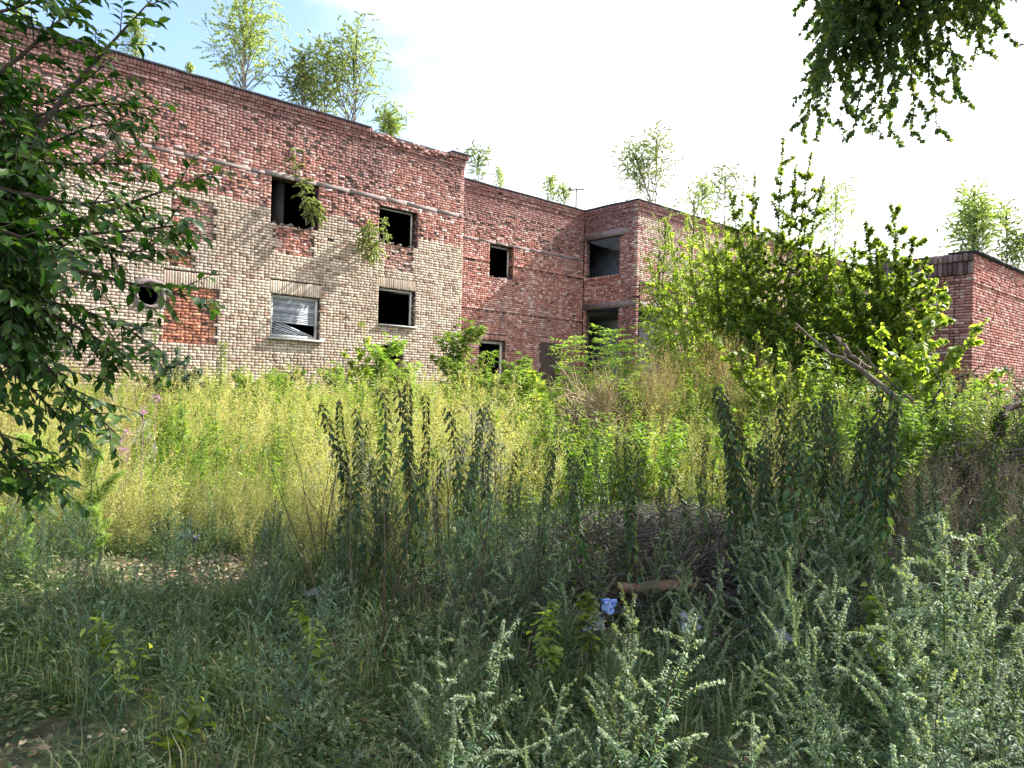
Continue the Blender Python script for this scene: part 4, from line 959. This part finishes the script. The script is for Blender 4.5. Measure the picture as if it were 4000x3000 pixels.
scatter('leafy_green_weeds', 'fresh green leafy weeds between the yellow ones and along the wall', field(2200, 8.0, 25, lambda x, y: wallclear(x, y) and not clearing(x, y) and (pn(x, y, 1.7, 2) < .1 or y > 16)), leafyP, .8, 1.8, ['stem_green', 'lush'], hfun=hf)
scatter('mound_weeds', 'yellowing weeds covering the mound', field(1100, 8.0, 17, lambda x, y: x > .12 * y and wallclear(x, y) and pn(x, y, 1.6) > -.3 and not (1.0 < x < 2.1 and 10 < y < 13)), airyP, .4, 1.1, ['stem_green', 'airy'])
scatter('mound_green_weeds', 'green nettles and weeds on the mound slope', field(1300, 8.0, 17, lambda x, y: x > .1 * y and wallclear(x, y) and pn(x, y, 1.6) < .25 and not (1.0 < x < 2.1 and 10 < y < 13)), leafyP, .5, 1.25, ['stem_green', 'lush'])
scatter('low_yellow_weeds', 'low sunlit yellowish weeds round the small clearing', [(x, y) for x, y in field(900, 5.9, 9.5, lambda x, y: x < -.6 and not clearing(x, y))][:520], airyP, .3, .75, ['stem_green', 'airy'])
ap = []
for i in range(3):
    a_, b2 = airy_mesh(1.2, 12, .025, .22, 90, .3); ap.append([a_.pack(), b2.pack()])
scatter('brown_dead_weeds', 'brown withered weeds on the dark heap at the right', [(U(.48, .72) * y_, y_) for y_ in U(6.3, 9.5, 170)] + [(U(.3, .5) * y_, y_) for y_ in U(6.5, 9, 60)], ap, .5, 1.0, ['stick', 'deadleaf'])
scatter('reddish_dry_weeds', 'tall reddish dry seed stalks on the mound and by the left edge', field(150, 11, 15, lambda x, y: .12 * y < x < .32 * y) + field(60, 9, 12, lambda x, y: x < -.5 * y), ap, 1.2, 1.7, ['stem_dry', 'reddish'])
# undergrowth
hp = [[herb_mesh(.16, 90, .028, .45).pack()] for _ in range(4)] + [[herb_mesh(.20, 60, .05, .25).pack()] for _ in range(3)]
gp = [[grass_mesh(34, .3).pack()] for _ in range(4)]
scatter('ground_herbs', 'low herbs covering the shaded foreground', field(3000, 1.6, 9, lambda x, y: (not clearing(x, y) or random.random() < .15) and (pn(x, y, 2.6, 1) > -.45 or random.random() < .25)), hp, .7, 1.5, ['herb'], 'undergrowth')
scatter('grass', 'patchy grass in the shaded foreground', field(1000, 1.6, 9.5, lambda x, y: not clearing(x, y) and (x < .25 * y or random.random() < .3)), gp, .5, 1.1, ['grass'], 'grass')
scatter('far_herbs', 'green ground cover among the sunlit weeds', field(3600, 9, 25, lambda x, y: wallclear(x, y, .2)), hp, 1.5, 3.2, ['lush'], 'undergrowth')
lb = Buf(); q = np.array(field(5200, 1.8, 10, lambda x, y: True)); z_ = gh(q[:, 0], q[:, 1]) + .012
lb.leaves(np.column_stack([q, z_]), np.column_stack([rng.normal(0, 1, (len(q), 2)), rng.normal(0, .15, len(q))]), ZZ + rng.normal(0, .4, (len(q), 3)), U(.03, .07, len(q)), .03, RH, U(0, 1, len(q)))
q = np.column_stack([rng.normal(-2.7, .6, 1100), rng.normal(6.5, .6, 1100)]); z_ = gh(q[:, 0], q[:, 1]) + .02
lb.leaves(np.column_stack([q, z_]), np.column_stack([rng.normal(0, 1, (len(q), 2)), rng.normal(0, .15, len(q))]), ZZ + rng.normal(0, .4, (len(q), 3)), U(.04, .08, len(q)), .035, RH, U(0, 1, len(q)))
tag(mk('leaf_litter', [(lb, 'litter')]), 'dry leaf litter on bare ground', 'leaf litter', kind='stuff')

# foreground individuals
mugs = []
MH = [1.0, 1.15, 1.3, .9, 1.2]
for i, h in enumerate(MH):
    tb, fb = mugwort_mesh(h, i)
    mugs.append(plant_proto('mugwort', 'silvery mugwort stem in the shaded foreground thicket', 'mugwort', 'mugwort of the foreground thicket', tb, fb, 'stem_green' if i else 'stem_brown', 'mug'))
used = set()
def put_mug(px, Y, py_top, label=None, tilt=None):
    i = random.randrange(5); x_ = at(px, 1540, Y)[0]; z_ = float(gh(x_, Y)); s = (at(px, py_top, Y)[2] - z_) / MH[i]
    tl = tilt or (rng.normal(0, .14), rng.normal(.02, .22))
    if i not in used and not label:
        used.add(i); m_ = mugs[i]; m_.location = (x_, Y, z_); m_.scale = (s,) * 3; m_.rotation_euler = (*tl, U(0, 6)); return m_
    return dup(mugs[i], (x_, Y, z_), U(0, 6), s, label, tilt=tl)
def ok_tip(px, Y): return True
prof = [(0, 2750), (500, 2800), (1000, 2780), (1400, 2500), (1700, 2350), (2000, 2500), (2300, 2380), (2600, 2250), (2900, 2150), (3200, 2250), (3600, 2100), (4000, 1950)]
def topy(px): return float(np.interp(px, [a for a, b in prof], [b for a, b in prof]))
for i in range(52):
    px = U(1350, 4050) if i % 5 else U(0, 1350); Y = U(2.4, 4.2); put_mug(px, Y, topy(px) + U(-90, 420))
for i in range(48):
    px = U(1500, 4050); Y = U(4.0, 6.2); put_mug(px, Y, np.interp(px, [1500, 2300, 2800, 3400, 4050], [2150, 2000, 1950, 1850, 1700]) + U(0, 330))
for i in range(10):
    px = U(300, 1500); Y = U(4.0, 6.0); put_mug(px, Y, U(2250, 2500))
sunny = [(3880, 3.0, 1960, 'sunlit yellow green mugwort at the right edge, tallest of its clump'), (3960, 3.1, 2060, 'sunlit mugwort at the right edge behind the tallest one'), (3990, 2.8, 2350, 'low sunlit mugwort cut by the right edge'),
         (3290, 2.7, 2230, 'sunlit mugwort standing alone right of centre'), (3160, 2.7, 2480, 'half lit mugwort left of the lone sunlit one'), (3700, 2.3, 2640, 'small leaning mugwort catching the sun near the bottom right'), (2980, 2.4, 2760, 'short sunlit mugwort tip near the bottom edge'), (2110, 2.6, 2640, 'pale mugwort tip touched by sun at the bottom centre')]
sun_targets = []
for px, Y, pt, lb_ in sunny:
    put_mug(px, Y, pt, lb_, tilt=(U(-.08, .08), U(-.1, .1)))
    for dy in (100, 300, 500) if pt < 2500 else (60, 200): sun_targets.append(at(px, pt + dy, Y))
netl = []; NH = [1.55, 1.7, 1.85]
for h in NH:
    tb, fb, sb = nettle_mesh(h); netl.append(plant_proto('nettle', 'tall nettle with hanging seed strings in the middle stand', 'nettle', 'nettles of the middle stand', tb, fb, 'stem_brown', 'nettle', ('seed_strings', sb, 'seed')))
def put_net(px, Y, pt, k=[0], label=None):
    i = k[0] % 3; k[0] += 1; x_ = at(px, 1540, Y)[0]; z_ = float(gh(x_, Y)); s = (at(px, pt, Y)[2] - z_) / NH[i]; tl = (rng.normal(0, .12), rng.normal(.06, .19))
    if k[0] <= 3: m_ = netl[i]; m_.location = (x_, Y, z_); m_.scale = (s,) * 3; m_.rotation_euler = (*tl, U(0, 6)); return
    dup(netl[i], (x_, Y, z_), U(0, 6), s, label, tilt=tl)
for i in range(46):
    px = U(1080, 2300); put_net(px, U(5.2, 7.2), np.interp(px, [1100, 1400, 1700, 2000, 2300], [1850, 1600, 1520, 1620, 1750]) + U(-60, 420))
for i in range(76):
    px = U(2250, 3600); put_net(px, U(5.4, 7.4), np.interp(px, [2250, 2700, 3000, 3300, 3600], [1720, 1740, 1640, 1560, 1750]) + U(-60, 430))
for px, Y, pt in ((3050, 5.6, 1540), (3300, 5.5, 1440), (3310, 5.7, 1560), (3340, 5.4, 1640), (2900, 5.9, 1700), (1700, 5.6, 1500), (1380, 5.6, 1560)): put_net(px, Y, pt)
for i in range(26): px = random.choice([2870, 2960, 3050, 3060, 3290, 3310, 3340, 3420, 2700]) + U(-45, 45); put_net(px, U(5.2, 6.2), U(1440, 1760) + abs(px - 3300) * .12)
for i in range(10):
    px = U(3600, 3950); put_net(px, U(5.6, 6.6), U(1700, 1950))
tallm = []
for i, h in enumerate((1.5, 1.7)):
    tb, fb = mugwort_mesh(h, 0, 26, .8); tallm.append((plant_proto('mugwort', 'tall blue green mugwort among the nettles', 'mugwort', 'tall mugwort of the middle stand', tb, fb, 'stem_brown', 'mugmid'), h))
for i in range(120):
    px = U(950, 3700) if i % 3 else U(1300, 2300); Y = U(4.6, 7.4); j = i % 2; x_ = at(px, 1540, Y)[0]; z_ = float(gh(x_, Y)); pt = np.interp(px, [950, 1300, 1900, 2400, 2900, 3700], [2050, 1850, 1760, 1850, 1900, 1750]) + U(-80, 400)
    if 2080 < px < 2850: Y = U(6.7, 7.5) if i % 3 else U(4.6, 5.0); pt = (1880 if Y > 6 else 2200) + U(-60, 200); x_ = at(px, 1540, Y)[0]; z_ = float(gh(x_, Y))
    s_ = (at(px, pt, Y)[2] - z_) / tallm[j][1]; tl = (rng.normal(0, .12), rng.normal(.05, .2))
    if i < 2: m_ = tallm[j][0]; m_.location = (x_, Y, z_); m_.scale = (s_,) * 3; m_.rotation_euler = (*tl, U(0, 6))
    else: dup(tallm[j][0], (x_, Y, z_), U(0, 6), s_, tilt=tl)
for i in range(60):
    px = U(0, 1500); Y = U(3.0, 6.2); j = i % 2; x_ = at(px, 1540, Y)[0]; z_ = float(gh(x_, Y)); s_ = U(.25, .5); dup(tallm[j][0], (x_, Y, z_), U(0, 6), s_, 'short green mugwort in the left foreground', 'short mugwort at the left', tilt=(rng.normal(0, .15), rng.normal(0, .2)))
# thin dark bare stems
b_ = Buf()
for i in range(90):
    px = U(1200, 3600); Y = U(4.2, 6.5); x_ = at(px, 1540, Y)[0]; z_ = float(gh(x_, Y)); h = U(.6, 1.3); b_.tube(bend((x_, Y, z_), (x_ + rng.normal(0, .25), Y + rng.normal(0, .2), z_ + h), 0, 5, .02), .0045, .002, 4, U(0, 1))
tag(mk('dead_stems', [(b_, 'stem_brown')]), 'thin dark dead stalks among the nettles', 'dead stems', kind='stuff')
# thistles gone to fluff
def thistle_mesh(h):
    tb, fb, hb = Buf(), Buf(), Buf(); st = bend((0, 0, 0), (U(-.1, .1), 0, h), 0, 6, .01); tb.tube(st, .005, .003, 4)
    for br in twigs(st, 9, .28, .12, .5, .97, up=1.3, k=4):
        tb.tube(br, .003, .002, 3); e = br[-1]; n = 26
        hb.leaves(e + rng.normal(0, .006, (10, 3)), rng.normal(0, 1, (10, 3)), rng.normal(0, 1, (10, 3)), .016, .01, RH, U(0, 1, 10))
        c_ = e + np.array([U(-.04, .04), U(-.04, .04), -U(0, .05)])
        fb.leaves(c_ + rng.normal(0, .03, (n * 3, 3)), rng.normal(0, 1, (n * 3, 3)), rng.normal(0, 1, (n * 3, 3)), .035, .0022, RH, U(0, 1, n * 3))
    return tb, fb, hb
tb, fb, hb = thistle_mesh(1.5)
th = empty('thistle', (0, 0, 0), 0, 'thistle gone to white fluff in the middle of the nettles', 'thistle', 'thistles gone to seed'); mk('stem', [(tb, 'stem_brown')], th); mk('flower_heads', [(fb, 'fluff'), (hb, 'thistle')], th)
place(th, 1900, 6.3, 1580, 1.5, first=True)
for px, Y, pt, lb_ in ((1850, 6.5, 1600, 'thistle with dark heads left of the fluffiest one'), (1760, 6.4, 1760, 'short fluffy thistle left in the nettle stand'), (1420, 6.6, 1760, 'fluffy thistle at the left side of the nettle stand'), (1300, 6.8, 1720, 'pale fluffy thistle beside the clearing'), (1950, 6.2, 1700, 'thistle with fluff low on its right side'), (440, 9.5, 1560, 'thistle with white fluff among the left sunlit weeds'), (560, 9.0, 1620, 'thistle with a fluffy top right of the other sunlit one')):
    place(th, px, Y, pt, 1.5, lb_)
b_ = Buf()
for px, py in ((400, 1700), (470, 1720), (560, 1610), (500, 1690), (350, 1800), (610, 1560), (480, 1760)):
    p = at(px, py, 8.6); n = 40; b_.leaves(p + rng.normal(0, .025, (n, 3)), rng.normal(0, 1, (n, 3)) + ZZ * .5, rng.normal(0, 1, (n, 3)), .03, .01, RH, U(0, 1, n))
    b_.tube([p, p - ZZ * (p[2] - .1)], .002, .003, 3, .2)
tag(mk('pink_flowers', [(b_, 'pink')]), 'pink thistle blossoms among the left sunlit weeds', 'flowers', kind='stuff')
# leafy single plants in shade
for i, (px, Y, pt, lb_) in enumerate([(2150, 4.0, 2340, 'lime green leafy plant in the shaded centre'), (520, 3.4, 2430, 'light green leafy plant standing in the left foreground'), (640, 2.9, 2800, 'yellow green leafy plant at the bottom left'), (2330, 4.2, 2330, 'yellowing leafy plant by the plastic scrap'), (3500, 4.0, 2300, 'leafy plant with yellow leaves at the right'), (1320, 3.9, 2320, 'leafy plant right of the left grass patch')]):
    a_ = at(px, 1540, Y); z_ = float(gh(a_[0], Y)); H = at(px, pt, Y)[2] - z_
    tb, fb = leafy_mesh(H, .075, 46, .55, OV); r = empty('leafy_plant', (a_[0], Y, z_), 0, lb_, 'plant', 'single leafy plants in the shade'); mk('stem', [(tb, 'stem_brown')], r); mk('foliage', [(fb, 'elm')], r)
# willowherb like bright plants at left middle
tb, fb = ash_mesh(1.4, 34, .03, .11, .012, kind='palm', branch=4); wl = plant_proto('willowherb', 'bright green willowherb at the left of the sunlit weeds', 'plant', 'green willowherb at the left', tb, fb, 'stem_green', 'lush'); place(wl, 330, 6.6, 1720, 1.4, first=True)
for px, Y, pt, lb_ in ((420, 6.9, 1760, 'willowherb right of the first bright one'), (230, 6.4, 1800, 'willowherb under the dark branches'), (100, 6.2, 1700, 'willowherb near the left edge'), (20, 6.0, 1850, 'willowherb cut by the left edge'), (380, 5.9, 1980, 'short willowherb in front of its taller neighbours'), (150, 5.6, 2050, 'low dark willowherb at the left')):
    place(wl, px, Y, pt, 1.4, lb_)
# rotten log and plastic scraps
def log(px, py, Y, L, r_, label):
    p = at(px, py, Y); p[2] = gh(p[0], p[1]) + max(.05, p[2] - gh(p[0], p[1])); b_ = Buf(); n = 16; k = 14
    xs = np.linspace(-L / 2, L / 2, n); an_ = np.arange(k) * 2 * math.pi / k; V = []
    for i, x in enumerate(xs):
        rr = r_ * (1 + .12 * math.sin(i * 1.1)) * (1 if 0 < i < n - 1 else .45)
        for a_ in an_: q = rr * (1 + rng.normal(0, .16)); V.append((x + rng.normal(0, .012), q * math.cos(a_) * 1.5, q * math.sin(a_) * .5 + .02 * math.sin(x * 9)))
    Q = [(i * k + j, i * k + (j + 1) % k, (i + 1) * k + (j + 1) % k, (i + 1) * k + j) for i in range(n - 1) for j in range(k)]; T_ = [(0, a_ + 1, a_) for a_ in range(1, k - 1)] + [((n - 1) * k, (n - 1) * k + a_, (n - 1) * k + a_ + 1) for a_ in range(1, k - 1)]
    b_.add(V, T_, Q); o = mk('rotten_log', [(b_, 'rot')]); o.location = p; o.rotation_euler = (0, .03, .15); tag(o, label, 'log')
log(2560, 2290, 5.2, .55, .06, 'orange brown rotten log lying in the shaded centre')
def rag_(px, py, Y, sx, sz, mat_, label, name='plastic_scrap', tilt=.5):
    p = at(px, py, Y); n = 9; b_ = Buf(); V = []
    for i in range(n):
        for j in range(n): V.append((sx * (i / (n - 1) - .5) + rng.normal(0, .006), rng.normal(0, .012) + .03 * math.sin(i * 1.3 + j), sz * (j / (n - 1) - .5) + rng.normal(0, .006)))
    V = np.array(V); g_ = (V / [sx / 2, 1, sz / 2]); m_ = np.maximum(np.abs(g_[:, 0]), np.abs(g_[:, 2])) / np.maximum(np.hypot(g_[:, 0], g_[:, 2]), 1e-6); an2 = np.arctan2(g_[:, 2], g_[:, 0])
    k_ = m_ * (1 + .18 * np.sin(an2 * 3 + px) + .1 * np.sin(an2 * 5 + py)); V[:, 0] *= k_; V[:, 2] *= k_; V[:, 1] += .02 * np.sin(V[:, 0] * 60 + px) * np.cos(V[:, 2] * 45); off = V + [0, .004, 0]
    Q = [(i * n + j, (i + 1) * n + j, (i + 1) * n + j + 1, i * n + j + 1) for i in range(n - 1) for j in range(n - 1)]
    b_.add(V, None, Q); b_.add(off, None, [q[::-1] for q in Q]); o = mk(name, [(b_, mat_)], smooth=True); o.location = p; o.rotation_euler = (-tilt, .3, .4); tag(o, label, 'scrap', 'plastic scraps in the thicket')
rag_(2375, 2365, 4.6, .10, .09, 'bluebag', 'crumpled bright blue plastic scrap left of the rotten log')
rag_(2320, 2430, 4.5, .16, .11, 'plastic', 'grey plastic sheet below the blue scrap')
rag_(2690, 2430, 4.3, .16, .10, 'plastic', 'pale plastic sheet half hidden right of the rotten log')
rag_(3425, 2540, 4.1, .12, .09, 'plastic', 'whitish plastic scrap under the stalks at the right')
rag_(3050, 2490, 3.8, .12, .06, 'plastic', 'small pale scrap behind the lone sunlit mugwort')
rag_(740, 2095, 6.9, .16, .03, 'plastic', 'white strip lying on the dry clearing', tilt=1.2)
rag_(1230, 2320, 5.4, .16, .06, 'plastic', 'faded pale sheet under the nettles at the left', tilt=.9)

# ------------------------------------------------------------------ dark tree at the left (close)
lt = empty('bird_cherry_tree', (-3.4, 3.2, 0), 0, 'dark leaved tree filling the left edge, its branches crossing the facade', 'tree')
LO = np.array([-3.4, 3.2, 0.0]); tb, fb = Buf(), Buf()
tb.tube(bend((0, 0, 0), (.1, .3, 1.4), 0, 6, .02), .11, .08, 9); tb.tube(bend((.1, .3, 1.4), (-.2, .4, 4.6), .0, 7, .05), .08, .03, 8)
BR = [((-200, 900), (163, 488), (390, 217), (600, -10), 3.6, .02, 1.3), ((-200, 420), (60, 240), (220, 90), (350, -20), 3.5, .014, 1.1), ((-150, 1000), (300, 870), (600, 760), (830, 672), 3.7, .014, 1), ((-150, 1020), (250, 920), (550, 900), (775, 868), 3.5, .013, 1), ((-200, 980), (200, 1030), (560, 1120), (850, 1180), 3.4, .015, 1),
      ((-150, 600), (150, 640), (380, 640), (600, 640), 3.8, .012, 1), ((-100, 500), (200, 440), (420, 400), (600, 430), 3.9, .012, .9), ((-150, 1050), (150, 1200), (400, 1330), (470, 1440), 3.5, .013, 1), ((-200, 1150), (100, 1350), (300, 1550), (460, 1700), 3.4, .014, 1), ((-200, 1250), (60, 1450), (200, 1600), (330, 1720), 3.5, .012, 1), ((-200, 1100), (200, 1180), (440, 1250), (630, 1370), 3.6, .012, .9), ((-200, 700), (100, 760), (300, 800), (470, 780), 3.3, .014, 1), ((-200, 300), (60, 420), (220, 400), (440, 230), 3.9, .01, .9), ((-100, 800), (250, 900), (520, 1010), (700, 880), 3.6, .01, 1), ((-200, 1300), (-50, 1600), (60, 1800), (200, 1890), 3.3, .01, .8), ((-200, 1700), (-80, 1800), (60, 1830), (240, 1860), 3.2, .009, .8),
      ((-300, 100), (-50, 60), (100, 20), (180, -60), 3.4, .01, .8), ((0, 700), (200, 560), (380, 480), (560, 500), 4.1, .01, .9), ((-200, 850), (0, 900), (150, 950), (330, 1000), 3.0, .012, 1.1)]
for i in range(46): BR.append(((-300, U(200, 1300)), (-120, U(200, 1400)), (U(-20, 60), U(200, 1500)), (U(20, 230), U(250, 1560)), U(3.2, 4.4), .009, 1.0))
for p0, p1, p2, p3, Y, r_, dn in BR:
    ctrl = [at(*p0, Y - .3), at(*p1, Y - .1), at(*p2, Y), at(*p3, Y + U(-.1, .2))]
    t_ = np.linspace(0, .9999, 12); P, _ = sample(np.array(ctrl) - LO, t_); P[1:-1] = (P[:-2] + P[1:-1] * 2 + P[2:]) / 4
    st = np.array([0, .35, min(max(P[0][2] * .6, .5), 3.5)]); tb.tube(bend(st, P[0], .1, 5, .02), .03, r_, 6)
    tb.tube(P, r_, .003, 5)
    leafrun(fb, P, 15 * dn, .085, .07, .48, .5, 1, .7, .3, OV, (0, 1), .3, True)
    for tw in twigs(P, 14, .26, .17, .12, .92, up=1.1, k=5, curl=-.08):
        tb.tube(tw, .004, .0015, 3); leafrun(fb, tw, 8, .072, .062, .5, .25, 1, .7, .32, OV, (0, .9), .35, True)
mk('trunk', [(tb, 'darkbark')], lt); mk('crown', [(fb, 'willow')], lt)

# ------------------------------------------------------------------ lindens shading the foreground; one bough hangs into view
def crown_cloud(fb, tb, gx0, gx1, gy0, gy1, h0, h1, nclump, nl, trunk, keep):
    k = 0
    while k < nclump:
        g = np.array([U(gx0, gx1), U(gy0, gy1), 0]); h = U(h0, h1); c_ = g + SUNV / SUNV[2] * h  # crown shaped along the sun to throw shade on the given ground
        k += 1
        n = nl; P = c_ + rng.normal(0, 1, (n, 3)) * [.42, .42, .26]
        P = P[keep(P)]
        if len(P) < n * .3: continue
        D = rng.normal(0, 1, (len(P), 3)) - ZZ * .5; fb.leaves(P, D, ZZ + rng.normal(0, .5, (len(P), 3)), U(.08, .11, len(P)), .085, RH, U(0, .8, len(P)))
        if k % 3 == 0:
            lb2 = bend(trunk, c_, .3, 6, .08); dense_ = sample(lb2, np.linspace(0, .999, 60))[0]
            if gapfun(dense_).all(): tb.tube(lb2, .035, .008, 4)
def keepfun(P):
    ok = ~((P[:, 1] > 0) & (np.abs(P[:, 0]) < .70 * P[:, 1] + .35) & (P[:, 2] - 1.6 < .56 * P[:, 1] + .35))
    return ok & gapfun(P)
def gapfun(P):  # gaps cut through the crowns so sun reaches the chosen mugworts
    ok = np.ones(len(P), bool)
    for s in sun_targets:
        d = P - s; t_ = d @ SUNV; r_ = np.linalg.norm(d - t_[:, None] * SUNV, axis=1); ok &= ~(r_ < .36)
    return ok
l1 = empty('linden_tree', (11.2, 5.4, 0), 0, 'large linden at the right whose drooping bough hangs into the upper right sky', 'tree'); O1 = np.array([11.2, 5.4, 0]); tb, fb = Buf(), Buf()
tb.tube(bend((11.2, 5.4, 0), (10.8, 5.6, 9.5), 0, 8, .06), .28, .12, 10)
crown_cloud(fb, tb, -2.0, 7.5, -2.2, 5.9, 5.6, 9.5, 280, 110, (11.0, 5.5, 6.5), keepfun)
crown_cloud(fb, tb, -.5, 4.2, .5, 5.6, 5.0, 8.5, 170, 110, (11.0, 5.5, 6.5), keepfun)
# hanging bough
hub = at(3560, -260, 8.2); tb.tube(bend((11.0, 5.5, 7.2), hub, .4, 7, .05), .07, .03, 6)
ends = [(3130, 520), (3200, 500), (3270, 490), (3330, 530), (3400, 510), (3470, 525), (3560, 535), (3660, 515), (3170, 345), (3230, 280), (3190, 200), (3160, 130), (3140, 10), (3760, 400), (3730, 340), (3850, 200), (3800, 120), (3640, 300), (3500, 400), (3420, 300), (3300, 400), (3350, 120), (3480, 60), (3600, 100), (3700, 60), (3440, 420), (3380, 250), (3560, 220), (3880, 60), (3250, 60), (3480, 200), (3640, 180), (3300, 200), (3420, 80), (3550, 20), (3780, 20)]
ends += [(3130 + U(0, 90), U(0, 500)) for _ in range(8)] + [(U(3250, 3700), U(60, 300)) for _ in range(8)] + [(U(3780, 3950), U(-40, 230)) for _ in range(9)]
for i, (x, y) in enumerate(ends):
    Y = 8.2 + U(-.5, .6); e = at(x, y, Y); s_ = at(3540 + (x - 3540) * .35, -200 + (y - 100) * .15, 8.2); P = bend(s_, e, .10 + .0 * i, 8, .02); tb.tube(bend(hub, s_, .05, 4, .02), .014, .01, 4); tb.tube(P, .010, .003, 4)
    leafrun(fb, P, 40, .062, .052, .85, .4, 1, .4, .5, HT, (0, 1), .9, upn=.25)
    for tw in twigs(P, 9, .26, .16, .25, .97, up=.7, k=4, curl=-.5): tb.tube(tw, .003, .001, 3); leafrun(fb, tw, 17, .06, .05, .85, .05, 1, .4, .5, HT, (0, 1) if x > 3500 else (0, .7), .9, upn=.25)
sh = lambda b2: (lambda p: (p[0] - O1, *p[1:]))(b2.pack())
mk('trunk', [(sh(tb), 'darkbark')], l1, smooth=True); mk('crown', [(sh(fb), 'linden')], l1)
l2 = empty('linden_tree', (4.2, 1.6, 0), 0, 'nearer linden outside the picture shading the foreground', 'tree'); tb, fb = Buf(), Buf(); O1 = np.array([4.2, 1.6, 0])
tb.tube(bend((4.2, 1.6, 0), (4.0, 2.6, 9), 0, 8, .06), .24, .1, 10)
crown_cloud(fb, tb, -9, -1.5, -2.5, 4.3, 6.5, 11, 190, 110, (4.0, 2.5, 7.5), keepfun)
crown_cloud(fb, tb, -3, 4.0, -4, 1, 4.5, 9, 70, 110, (4.0, 2.5, 5.0), keepfun)
mk('trunk', [(sh(tb), 'darkbark')], l2, smooth=True); mk('crown', [(sh(fb), 'linden')], l2)
